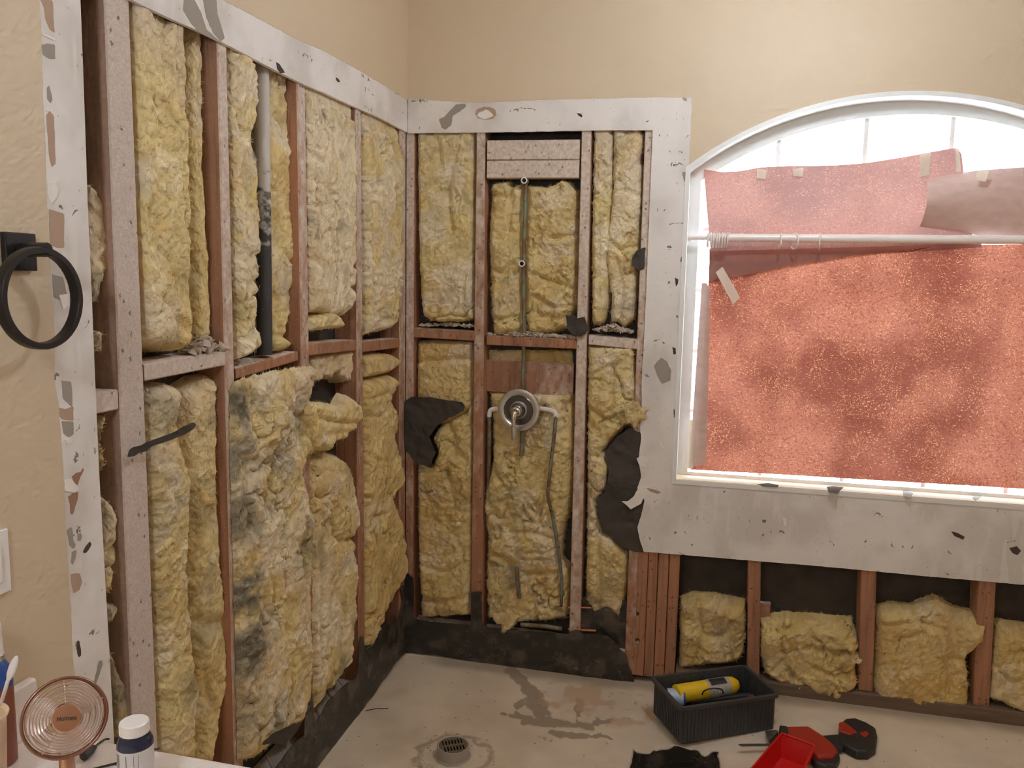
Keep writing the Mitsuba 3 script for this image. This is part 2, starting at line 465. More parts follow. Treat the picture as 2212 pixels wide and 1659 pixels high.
# sheathing behind the bays
win_out = arch.buffer(0.0)
obj('sheathing', extrude('left', sbox(YF, -.03, 0.12, CEIL), DEEP - .02, DEEP), 'felt', 'wall_left', label='black felt on the sheathing behind the studs')
obj('sheathing', extrude('back', sbox(-.12, -.03, XR, CEIL).difference(win_out.buffer(0.012)), DEEP - .02, DEEP), 'felt', 'wall_back', label='black felt on the sheathing behind the studs')


def slab(x0, x1, y0, y1, z0, z1):
    m = trimesh.creation.box([x1 - x0, y1 - y0, z1 - z0])
    m.apply_translation([(x0 + x1) / 2, (y0 + y1) / 2, (z0 + z1) / 2])
    return m


mat('ceiling', 232, 226, 214, 0.8)
obj('ceiling', slab(-.12, XR + .1, YF - .1, .12, CEIL, CEIL + .1), 'ceiling', kind='structure', label='off-white ceiling')
obj('wall_right', slab(XR, XR + .1, YF - .1, .12, -.03, CEIL), 'paint', kind='structure', label='beige painted right wall')
obj('wall_front', slab(-.12, XR, YF - .1, YF, -.03, CEIL), 'paint', kind='structure', label='beige painted wall behind the viewer')


def floor_z(x, y):
    x, y = np.asarray(x, float), np.asarray(y, float)
    k = np.clip((x - 0.8) / 0.8, 0, 1)
    k = k * k * (3 - 2 * k)
    q = np.clip(-y / 1.2, 0, 1)
    return 0.034 * k * np.clip(1 - (-y - .2) / 1.2, 0, 1) - 0.022 * q * (1 - np.clip(x / 1.0, 0, 1))


MUD += [(0.47, -0.03, 0.60, -0.20, 0.030), (0.60, -0.20, 0.66, -0.33, 0.04), (0.52, -0.36, 0.62, -0.36, 0.022), (0.62, -0.38, 0.84, -0.36, 0.030), (0.84, -0.36, 0.90, -0.31, 0.02), (0.78, -0.19, 0.79, -0.34, 0.012), (0.72, -0.44, 0.92, -0.42, 0.012), (0.56, -0.25, 0.56, -0.36, .014)]
gx, gy = np.meshgrid(np.linspace(-.1, XR, 120), np.linspace(YF, .1, 120), indexing='ij')
fv = np.stack([gx, gy, floor_z(gx, gy) + 0.002 * (meshkit.fbm(np.stack([gx * 5, gy * 5, gx * 0], -1), 3, 4) - .5)], -1).reshape(-1, 3)
fi = np.arange(120 * 120).reshape(120, 120)
ff = np.stack([fi[:-1, :-1], fi[1:, :-1], fi[1:, 1:], fi[:-1, 1:]], -1).reshape(-1, 4)
obj('floor', (fv, ff), 'floor', kind='structure', label='bare grey mortar floor with mud stains', smooth=True)

# torn patches of the wall's surface: thin pieces a little proud of it or dark hollows
TORN = [  # wall, material, outline
    ('left', 'torn_tan', [(88, 0), (114, 0), (118, 70), (108, 62), (99, 42), (96, 15)]),
    ('left', 'torn_grey', [(91, 97), (104, 93), (119, 97), (120, 128), (106, 126), (93, 118)]),
    ('left', 'torn_white', [(90, 72), (103, 76), (119, 84), (119, 88), (100, 80), (91, 76)]),
    ('left', 'torn_tan', [(101, 250), (108, 238), (117, 250), (119, 300), (121, 355), (112, 362), (106, 335), (104, 300)]),
    ('left', 'torn_grey', [(102, 190), (107, 185), (114, 215), (110, 222), (103, 214)]),
    ('left', 'torn_white', [(104, 395), (118, 390), (126, 405), (122, 425), (110, 440), (105, 420)]),
    ('left', 'torn_tan', [(107, 452), (122, 456), (139, 462), (139, 535), (125, 536), (110, 530), (107, 490)]),
    ('left', 'torn_grey', [(113, 592), (137, 598), (146, 640), (134, 650), (117, 642)]),
    ('left', 'torn_white', [(127, 638), (147, 634), (148, 660), (136, 668)]),
    ('left', 'torn_grey', [(134, 822), (154, 825), (157, 850), (157, 880), (136, 860)]),
    ('left', 'torn_tan', [(127, 880), (142, 884), (159, 878), (159, 908), (147, 908), (133, 905)]),
    ('left', 'torn_grey', [(134, 910), (159, 910), (160, 938), (150, 945), (138, 938)]),
    ('left', 'torn_white', [(140, 950), (152, 945), (155, 955), (145, 960)]),
    ('left', 'torn_brown', [(156, 1030), (166, 1022), (176, 1018), (180, 1010), (183, 1014), (178, 1024), (172, 1034), (168, 1048), (163, 1044)]),
    ('left', 'torn_white', [(138, 1038), (152, 1034), (160, 1042), (170, 1056), (160, 1064), (140, 1060)]),
    ('left', 'torn_brown', [(148, 1073), (158, 1066), (170, 1062), (168, 1078), (163, 1095), (158, 1112), (152, 1110), (152, 1090)]),
    ('left', 'torn_grey', [(146, 1145), (155, 1138), (158, 1150), (158, 1165), (164, 1178), (160, 1186), (150, 1178)]),
    ('left', 'torn_grey', [(168, 1155), (175, 1150), (178, 1160), (174, 1170), (168, 1168)]),
    ('left', 'dark_gouge', [(186, 1180), (195, 1170), (198, 1176), (192, 1188), (184, 1196), (180, 1192)]),
    ('left', 'torn_grey', [(156, 1192), (166, 1188), (164, 1206), (158, 1220), (154, 1216)]),
    ('left', 'torn_tan', [(153, 1240), (172, 1238), (178, 1256), (172, 1274), (160, 1282), (155, 1262)]),
    ('left', 'dark_gouge', [(168, 1384), (172, 1384), (175, 1402), (175, 1416), (171, 1420), (167, 1405)]),
    ('left', 'torn_grey', [(214, 1428), (221, 1426), (222, 1436), (216, 1455), (208, 1478), (203, 1476), (209, 1450)]),
    ('left', 'torn_grey', [(398, 0), (421, 0), (436, 30), (446, 62), (462, 78), (482, 96), (476, 92), (430, 70), (412, 48), (396, 22)]),
    ('left', 'torn_grey', [(440, 0), (468, 0), (470, 28), (478, 55), (486, 82), (478, 90), (462, 72), (446, 36)]),
    ('left', 'dark_gouge', [(597, 134), (604, 138), (612, 150), (616, 157), (606, 158), (599, 148)]),
    ('left', 'dark_gouge', [(726, 167), (731, 170), (735, 176), (731, 178), (727, 173)]),
    ('back', 'torn_grey', [(948, 258), (960, 252), (972, 238), (985, 226), (1004, 224), (1007, 230), (994, 240), (978, 250), (975, 270), (962, 280), (954, 276)]),
    ('back', 'torn_tan', [(1026, 246), (1030, 236), (1042, 231), (1058, 231), (1070, 237), (1073, 248), (1066, 256), (1050, 259), (1034, 256)]),
    ('back', 'torn_white', [(1034, 244), (1044, 240), (1050, 236), (1060, 242), (1066, 250), (1058, 254), (1048, 258), (1040, 256), (1031, 250)]),
    ('back', 'dark_gouge', [(1246, 244), (1254, 245), (1258, 249), (1257, 254), (1249, 249)]),
    ('back', 'torn_grey', [(1473, 372), (1487, 370), (1489, 394), (1484, 400), (1477, 390)]),
    ('back', 'torn_tan', [(1474, 210), (1484, 212), (1483, 219), (1476, 216)]),
    ('back', 'dark_gouge', [(1458, 600), (1466, 603), (1464, 614), (1460, 620), (1459, 608)]),
    ('back', 'dark_gouge', [(1472, 554), (1480, 556), (1481, 568), (1474, 572), (1470, 563)]),
    ('back', 'dark_gouge', [(1452, 750), (1459, 752), (1460, 764), (1455, 766)]),
    ('back', 'torn_grey', [(1412, 790), (1428, 772), (1440, 780), (1450, 800), (1448, 822), (1430, 830), (1420, 812)]),
    ('back', 'dark_gouge', [(1455, 884), (1460, 888), (1460, 900), (1456, 902)]),
    ('back', 'torn_white', [(1422, 950), (1428, 955), (1434, 966), (1430, 968), (1423, 958)]),
    ('back', 'torn_tan', [(1396, 1054), (1408, 1056), (1420, 1059), (1428, 1064), (1420, 1067), (1404, 1062)]),
    ('back', 'torn_white', [(1343, 1083), (1356, 1083), (1369, 1072), (1378, 1056), (1396, 1053), (1394, 1070), (1384, 1088), (1362, 1101), (1354, 1091)]),
    ('back', 'torn_white', [(1375, 990), (1392, 984), (1399, 996), (1394, 1009), (1381, 1006)]),
    ('back', 'dark_gouge', [(2055, 1148), (2070, 1152), (2084, 1160), (2080, 1166), (2062, 1158)]),
    ('back', 'dark_gouge', [(2180, 1184), (2196, 1180), (2206, 1190), (2198, 1200), (2188, 1196)]),
    ('back', 'torn_white', [(1690, 1118), (1698, 1120), (1700, 1134), (1694, 1136)]),
]
for i, (w, m, pts) in enumerate(TORN):
    pol = rag(poly_on(w, 0, pts), 0.0016, 0.004, 40 + i, 0.012)
    obj('torn_patch', extrude(w, pol, -0.0014, -0.0004 if m != 'torn_white' else 0.0012), m, 'wall_' + w)

# ------------------------------------------------------------------ window
win = thing('window_1', 'arched white window with a covered lower part', kind='structure')
ring_out = arch.buffer(0.016, join_style=2).difference(arch)
RV = -0.085
obj('reveal', extrude('back', ring_out, DEEP - .05, 0.0025), 'white_vinyl', win, label='white lining of the window opening')
gc, gr = np.array([1.8328, 1.0007]), 1.199
gx0, gx1, gz0 = 1.1375, 2.4700, 0.861
ang = np.linspace(math.acos((gx0 - gc[0]) / gr), math.acos((gx1 - gc[0]) / gr), 60)
glass = Polygon([(gx1, gz0), (gx0, gz0)] + [(gc[0] + gr * math.cos(a), gc[1] + gr * math.sin(a)) for a in ang]).intersection(arch.buffer(-0.012))
obj('frame', extrude('back', arch.difference(glass), -0.145, RV), 'white_vinyl', win, label='white vinyl frame')
for u in (1683, 1870, 2056, 2246):
    x = on_wall('back', -.11, u, 300)[0]
    bar = sbox(x - .007, gz0, x + .007, 2.3).intersection(glass)
    obj('muntin', extrude('back', bar, -0.122, -0.108), 'white_vinyl', win)
for z in (1.10, 1.335, 1.57, 1.80):
    bar = sbox(gx0, z - .007, gx1, z + .007).intersection(glass)
    obj('muntin', extrude('back', bar, -0.1215, -0.1085), 'white_vinyl', win)
gv, gf = trimesh.creation.triangulate_polygon(glass, engine='earcut')
obj('pane', (np.c_[gv[:, 0], np.full(len(gv), .115), gv[:, 1]], gf), 'pane', win)
sillp = sbox(W_X0 - .002, W_Z0 - .016, W_X1, W_Z0 + .002)
obj('sill', extrude('back', sillp, RV, -0.0006), 'sill', win, label='stained ledge of the window opening')
for i, (pts) in enumerate([[(1636, 1046), (1660, 1044), (1682, 1048), (1680, 1052), (1650, 1050)], [(1786, 1052), (1800, 1050), (1822, 1053), (1814, 1060), (1808, 1066), (1790, 1062)], [(1950, 1060), (1960, 1058), (1972, 1066), (1966, 1076), (1952, 1072)], [(2100, 1075), (2110, 1066), (2130, 1062), (2118, 1074), (2106, 1082)]]):
    v = [on_z(W_Z0 + .0025, *q) for q in pts]
    pol = Polygon([(q[0], -q[1]) for q in v]).buffer(0)
    m = trimesh.creation.extrude_polygon(pol, .0012, engine='earcut')
    m.apply_transform(np.diag([1, -1, 1, 1.0]) @ shift(0, 0, W_Z0 + .002))
    m.invert()
    obj('torn_patch', m, 'dark_gouge' if i < 2 else 'torn_grey', win)


def sheet(top, bottom, dfun, nu=60, nv=30, wall='back', d0=-.07):
    """a sheet of paper between a traced upper and a traced lower edge; dfun(a, b) is its distance from the wall"""
    t = np.array([on_wall(wall, d0, *p) for p in top])
    b = np.array([on_wall(wall, d0, *p) for p in bottom])

    def along(q):
        s = np.r_[0, np.cumsum(np.linalg.norm(np.diff(q, axis=0), axis=1))]
        k = np.linspace(0, s[-1], nu)
        return np.c_[np.interp(k, s, q[:, 0]), np.interp(k, s, q[:, 1])]
    t, b = along(t), along(b)
    B_ = np.linspace(0, 1, nv)[None, :, None]
    q = t[:, None] * (1 - B_) + b[:, None] * B_
    a, bb = np.meshgrid(np.linspace(0, 1, nu), np.linspace(0, 1, nv), indexing='ij')
    v = place(wall, q[..., 0], q[..., 1], dfun(a, bb)).reshape(-1, 3)
    i = np.arange(nu * nv).reshape(nu, nv)
    return v, np.stack([i[:-1, :-1], i[:-1, 1:], i[1:, 1:], i[1:, :-1]], -1).reshape(-1, 4)


def wave(a, b, amp, seed, fa=3, fb=3):
    return amp * (meshkit.fbm(np.stack([a * fa, b * fb, a * 0 + seed], -1), 3, seed) - .5)


PL = thing('window_paper', 'red building paper taped over the lower part of the arched window', 'paper cover')
obj('lower_sheet', sheet([(1531, 607), (1600, 596), (1700, 575), (1800, 558), (1900, 545), (2000, 535), (2095, 529), (2440, 524)], [(1492, 1014), (1700, 1026), (1900, 1038), (2212, 1056), (2440, 1070)],
    lambda a, b: -.072 + wave(a, b, .012, 3)), 'paper', PL, smooth=True)
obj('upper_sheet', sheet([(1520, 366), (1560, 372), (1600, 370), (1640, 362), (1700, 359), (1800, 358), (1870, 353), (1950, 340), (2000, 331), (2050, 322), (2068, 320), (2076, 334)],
    [(1535, 543), (1600, 541), (1750, 537), (1900, 533), (2010, 529), (2100, 526)], lambda a, b: -.066 + .010 * b * b + wave(a, b, .008, 8)), 'paper_pale', PL, smooth=True, label='upper sheet, paler from window glare put into its colour')
obj('curled_sheet', sheet([(1998, 388), (2040, 380), (2100, 370), (2150, 366), (2212, 362), (2430, 356)], [(1985, 490), (2040, 498), (2100, 507), (2150, 514), (2212, 520), (2430, 528)],
    lambda a, b: -.062 + .058 * np.sin(np.pi * np.clip(b, 0, 1)) ** .8 * np.clip(1 - a * 1.4, 0.0, 1) + .006 * np.sin(np.pi * b)), 'paper_back', PL, smooth=True, label='loose corner curling off the glass')
mat_proc('paper_fold', lambda p, n, uv: mix(C(150, 100, 88), C(128, 84, 76), fbm(p.x * 20, p.z * 30, 1, octaves=3)), 0.7)
obj('folded_strip', sheet([(1533, 538), (1600, 536), (1750, 532), (1900, 528), (2000, 524), (2120, 520)], [(1531, 612), (1600, 601), (1700, 580), (1800, 563), (1900, 549), (2120, 534)],
    lambda a, b: -.078 + .004 * b, d0=-.075), 'paper_fold', PL, smooth=True, label='dark folded strip')
obj('side_flap', sheet([(1516, 612), (1526, 611), (1535, 626)], [(1489, 1008), (1510, 1003), (1526, 995)], lambda a, b: -.064 + .012 * np.sin(np.pi * a) + wave(a, b, .004, 6), 8, 24), 'paper_back', PL, smooth=True, label='pale turned-in edge')
for i, (pts, lab) in enumerate([
        ([(1546, 588), (1561, 576), (1599, 643), (1583, 657)], 'slanted strip of masking tape below the curtain rod'),
        ([(1635, 365), (1657, 367), (1655, 387), (1635, 385)], 'leftmost of the short tape strips on the top edge of the red paper'),
        ([(1712, 365), (1736, 362), (1734, 382), (1713, 380)], 'second short tape strip from the left on the top edge of the red paper'),
        ([(1988, 334), (2012, 330), (2008, 378), (1986, 383)], 'long upright tape strip above the curled paper corner'),
        ([(2064, 320), (2072, 322), (2076, 372), (2066, 372)], 'narrow tape strip on the raised right corner of the upper paper'),
        ([(2110, 370), (2137, 368), (2129, 393), (2108, 388)], 'short tape strip on the top of the curled paper'),
        ([(1488, 906), (1501, 908), (1496, 1012), (1483, 1012)], 'long tape strip at the lower left corner of the window')]):
    tape_d = -.036 if i == 0 else (.000 if i == 5 else -.052)
    obj('masking_tape', extrude('back', rag(poly_on('back', tape_d, pts), .0006, .005, i), tape_d - .0004, tape_d), 'tape', None, lab, 'tape')

# tension rod with rings
rod = thing('curtain_rod', 'white tension rod across the window in front of the red paper', 'curtain rod')
z0, z1 = on_wall('back', -.03, 1492, 513)[1], on_wall('back', -.03, 2212, 518)[1]
xa = W_X0 + .002
zr = lambda x: z0 + (z1 - z0) * (x - xa) / 1.12
obj('thin_tube', tube([(xa, .03, zr(xa)), (1.19, .03, zr(1.19))], .0095, 20), 'rod_white', rod, smooth=40)
obj('thick_tube', tube([(1.172, .03, zr(1.172)), (2.497, .03, zr(2.497))], .0150, 24), 'rod_white', rod, smooth=40)
obj('end_cap', tube([(xa, .03, zr(xa)), (xa + .012, .03, zr(xa))], .0145, 20), 'rod_white', rod, smooth=40)
for i, u in enumerate([1529, 1536, 1542, 1548, 1554, 1560, 1566, 1571, 1685, 1716, 1771]):
    x, z = on_wall('back', -.03, u, 519)
    R = .026 if i < 8 else .0275
    M = shift(x, .03, zr(x) - R + .0165) @ rotz(math.radians([0, 3, -2, 2, -3, 1, -1, 2, 4, 24, -7][i])) @ trimesh.transformations.rotation_matrix(math.pi / 2, [0, 1, 0])
    obj('curtain_ring', torus(R, .0030, M, 32, 8), 'clear', None,
        '%s clear ring from the left in the bunch on the curtain rod' % ['first', 'second', 'third', 'fourth', 'fifth', 'sixth', 'seventh', 'last'][i] if i < 8 else 'clear plastic ring hanging apart on the rod, %s right of the bunch' % ['first', 'second', 'third'][i - 8], 'curtain ring',
        'bunched clear rings on the curtain rod' if i < 8 else None, smooth=True)


# ------------------------------------------------------------------ framing lumber
def loft(c0, c1, ax, ay, sx, sy, ch=.003, n=8, sx1=None):
    """a chamfered timber from the centre c0 to c1 with half sizes sx, sy along ax, ay"""
    prof = lambda a, b: np.array([(a - ch, b), (a, b - ch), (a, -b + ch), (a - ch, -b), (-a + ch, -b), (-a, -b + ch), (-a, b - ch), (-a + ch, b)])[::-1]
    v, k = [], np.linspace(0, 1, n)
    for q in k:
        p = prof(sx + ((sx1 or sx) - sx) * q, sy)
        v.append((np.asarray(c0) * (1 - q) + np.asarray(c1) * q)[None] + p[:, :1] * np.asarray(ax)[None] + p[:, 1:] * np.asarray(ay)[None])
    v = np.vstack(v)
    f = []
    for i in range(n - 1):
        for j in range(8):
            a, b = i * 8 + j, i * 8 + (j + 1) % 8
            f += [[a, b, b + 8], [a, b + 8, a + 8]]
    for j in range(1, 7):
        f += [[0, j + 1, j], [(n - 1) * 8, (n - 1) * 8 + j, (n - 1) * 8 + j + 1]]
    m = trimesh.Trimesh(v, np.array(f), process=False)
    if m.volume < 0:
        m.invert()
    return m, np.repeat(k, 8)


def facet(m, val):
    """unshared vertices, so that flat faces keep their uv"""
    f = m.faces.reshape(-1)
    return trimesh.Trimesh(m.vertices[f], np.arange(len(f)).reshape(-1, 3), process=False), val[f]


SEED = [0]


def timber(name, wall, s0, s1, t0, t1, along, d0, d1, label, cat, dust, group=None, top=None, parent=None, m_='wood'):
    """s0, s1 (at t0) and top = (s0, s1) at t1; dust: (at the start, at the end) of its length"""
    SEED[0] += 1
    if along == 't':
        ts = top or (s0, s1)
        c0, c1 = place(wall, (s0 + s1) / 2, t0, (d0 + d1) / 2), place(wall, (ts[0] + ts[1]) / 2, t1, (d0 + d1) / 2)
        ax, ay = place(wall, 1, 0, 0), place(wall, 0, 0, 1)
        m, k = loft(c0, c1, ax, ay, abs(s1 - s0) / 2, (d1 - d0) / 2, sx1=abs(ts[1] - ts[0]) / 2)
    else:
        ts = top or (t0, t1)     # at s1
        c0, c1 = place(wall, s0, (t0 + t1) / 2, (d0 + d1) / 2), place(wall, s1, (ts[0] + ts[1]) / 2, (d0 + d1) / 2)
        ax, ay = place(wall, 0, 1, 0), place(wall, 0, 0, 1)
        m, k = loft(c0, c1, ax, ay, (t1 - t0) / 2, (d1 - d0) / 2)
    m, k = facet(m, k)
    uv = np.c_[dust[0] + (dust[1] - dust[0]) * k, np.full(len(k), SEED[0] * .37 * (-1 if wall == 'left' else 1))]
    return obj(name, m, m_, parent, label, cat, group, uv=uv)


def stud(wall, top, bot, label, dust, t0=.03, t1=2.22, name='wall_stud', d1=FACE, d0=DEEP + .001, cat='stud', group=None):
    """top, bot: ((left, v), (right, v)) pixels of its face's edges"""
    q = [on_wall(wall, FACE, *p) for p in (*top, *bot)]
    ed = []
    for a, b in ((q[0], q[2]), (q[1], q[3])):
        g = lambda t, a=a, b=b: a[0] + (b[0] - a[0]) * (t - a[1]) / (b[1] - a[1])
        ed.append((g(t0), g(t1)))
    return timber(name, wall, ed[0][0], ed[1][0], t0, t1, 't', d0, d1, label, cat, dust, group, top=(ed[0][1], ed[1][1]))


# wide plaster-crusted stud near the strip
stud('left', ((227, 20), (280, 20)), ((288, 1600), (341, 1600)), 'wide plaster-crusted stud right of the bare drywall strip', (.95, 1.0))
stud('left', ((470, 105), (490, 105)), ((506, 1600), (525, 1600)), 'dusty mauve-brown stud, first one right of the wide crusted stud on the left wall', (.42, .75))
stud('left', ((642, 190), (659, 190)), ((656, 1078), (673, 1078)), 'brown stud on the left wall between the dark vent pipe and the pale pitted batt', (.05, .72))
stud('left', ((768, 260), (780, 260)), ((774, 1200), (787, 1200)), 'reddish stud on the left wall, second one from the corner', (.0, .78))
timber('wall_stud', 'left', -.052, .0125, .03, 2.22, 't', DEEP + .001, FACE, 'dusty corner stud at the end of the left wall', 'stud', (.05, .8))
timber('wall_stud', 'back', -.0125, .022, .03, 2.22, 't', DEEP + .001, FACE, 'dusty corner stud at the left end of the back wall', 'stud', (.15, .85))
stud('back', ((1029, 300), (1048, 300)), ((1017, 1300), (1041, 1300)), 'stud left of the shower pipe on the back wall', (.05, .66))
stud('back', ((1256, 300), (1277, 300)), ((1231, 1300), (1255, 1300)), 'pitted stud right of the shower valve, with a scrap of felt on it', (.48, .80))
stud('back', ((1393, 290), (1414, 290)), ((1354, 1300), (1376, 1300)), 'partly covered stud at the left edge of the drywall beside the window', (.25, .88))
for k, (a, b) in enumerate(((1377.5, 1398.5), (1399.5, 1420), (1421.5, 1443.5), (1445, 1467))):
    q0, q1 = on_wall('back', FACE, a, 1240)[0], on_wall('back', FACE, b, 1240)[0]
    lab = ['orange board with two bored notches, leftmost of the four-board post below the drywall', 'second board of the four-board post below the drywall',
           'third board of the four-board post below the drywall', 'rightmost board of the four-board post, beside the first under-window bay'][k]
    if k == 0:
        SEED[0] += 1
        m = to_tm(man(slab(q0, q1, -FACE, -DEEP - .001, .03, .60)) - sum((m3.Manifold.cylinder(.09, .0105, .0105, 24, True).rotate([90, 0, 0]).translate([x, .0, z]) for x, z in
                 [(q0 + .002, float(on_wall('back', FACE, 1378, 1327)[1])), (q0 + .009, float(on_wall('back', FACE, 1378, 1384)[1]))]), m3.Manifold()))
        m, kk = facet(m, np.zeros(len(m.vertices)))
        obj('wall_stud', m, 'wood', None, lab, 'stud', uv=np.c_[kk, np.full(len(kk), SEED[0] * .37)])
    else:
        timber('wall_stud', 'back', q0, q1, .03, .60, 't', DEEP + .001, FACE, lab, 'stud', (.0, .05))
for a, b, c, d, lab in ((1616, 1643, 1614, 1640, 'short stud between the first and second under-window bays'), (1860, 1893, 1855, 1886, 'short stud between the second and third under-window bays'),
                        (2112, 2152, 2105, 2140, 'short stud between the third and fourth under-window bays')):
    stud('back', ((a, 1260), (b, 1260)), ((c, 1480), (d, 1480)), lab, (.0, .1), t0=.085, t1=.60)

# blocking between the studs
FB = [('left', -1.573, -1.263, 1.357, 1.395, (1.362, 1.401), 'plaster-spattered block between the wide crusted stud and the next stud on the left wall', (.9, .85)),
      ('left', -1.217, -.884, 1.321, 1.349, (1.335, 1.373), 'clean brown block under the dark vent pipe', (.25, .2)),
      ('left', -.832, -.466, 1.350, 1.388, (1.338, 1.376), 'orange-brown block under the pale pitted batt on the left wall', (.2, .25)),
      ('left', -.410, -.054, 1.327, 1.365, (1.317, 1.355), 'block on the left wall next to the corner', (.2, .2)),
      ('back', .023, .282, 1.356, 1.394, (1.350, 1.388), 'block on the back wall next to the corner', (.25, .1)),
      ('back', .332, .694, 1.336, 1.374, (1.333, 1.371), 'block below the shower pipe, littered with mortar chips', (.1, .15)),
      ('back', .742, .934, 1.352, 1.390, (1.340, 1.378), 'pale dusty block beside the felt scrap', (.75, .7))]
for w, s0, s1, t0, t1, top, lab, du in FB:
    timber('blocking', w, s0, s1, t0, t1, 's', DEEP + .001, FACE - .001, lab, 'wood block', du, top=top)
q = [on_wall('back', FACE, *p) for p in ((1050, 303), (1255, 302), (1050, 346), (1255, 344), (1050, 385), (1253, 385))]
timber('blocking', 'back', q[2][0] + .004, q[3][0] - .006, q[2][1] + .001, q[0][1], 's', FACE - .04, FACE + .001, 'whitewashed upper board of the pair above the shower pipe', 'wood block', (1.2, 1.2), top=(q[3][1] + .001, q[1][1]))
timber('blocking', 'back', q[2][0] + .004, q[3][0] - .006, q[4][1], q[2][1] - .001, 's', FACE - .04, FACE, 'whitewashed lower board of the pair above the shower pipe', 'wood block', (1.05, 1.1), top=(q[5][1], q[3][1] - .001))
q = [on_wall('back', -.065, *p) for p in ((1053, 778), (1242, 784), (1053, 846), (1241, 862))]
timber('blocking', 'back', q[0][0] - .006, q[1][0] - .004, q[2][1], q[0][1], 's', -.10, -.062, 'wide brown board set back behind the copper pipe', 'wood block', (.1, .45), top=(q[3][1], q[1][1]))
q = [on_wall('left', -.02, *p) for p in ((208, 848), (249, 845), (210, 893), (249, 888))]
timber('blocking', 'left', q[0][0] - .05, q[1][0], q[2][1], q[0][1], 's', DEEP + .001, -.014, 'small pale block between the bare drywall strip and the wide crusted stud', 'wood block', (.85, .9))
q = [on_wall('back', -.07, *p) for p in ((1640, 1302), (1665, 1305), (1665, 1350))]
timber('blocking', 'back', q[0][0] - .02, q[1][0], q[2][1], q[1][1], 's', -.098, -.070, 'small wood scrap behind the short stud in the second under-window bay', 'wood block', (.3, .3))
# bottom plates
timber('bottom_plate', 'left', -2.9, -.0, -.02, .10, 's', DEEP, FACE - .001, 'dusty bottom plate of the left wall', 'bottom plate', (.6, .3))
timber('bottom_plate', 'back', -.0, .955, .0, .135, 's', DEEP, FACE - .003, 'dusty bottom plate of the back wall behind the black liner', 'bottom plate', (.6, .5), top=(.0, .115))
timber('bottom_plate', 'back', 1.13, 3.0, .0, .077, 's', DEEP, .006, 'dark bottom plate under the window wall', 'bottom plate', (-.1, -.1), top=(.0, .105), m_='dark_wood')


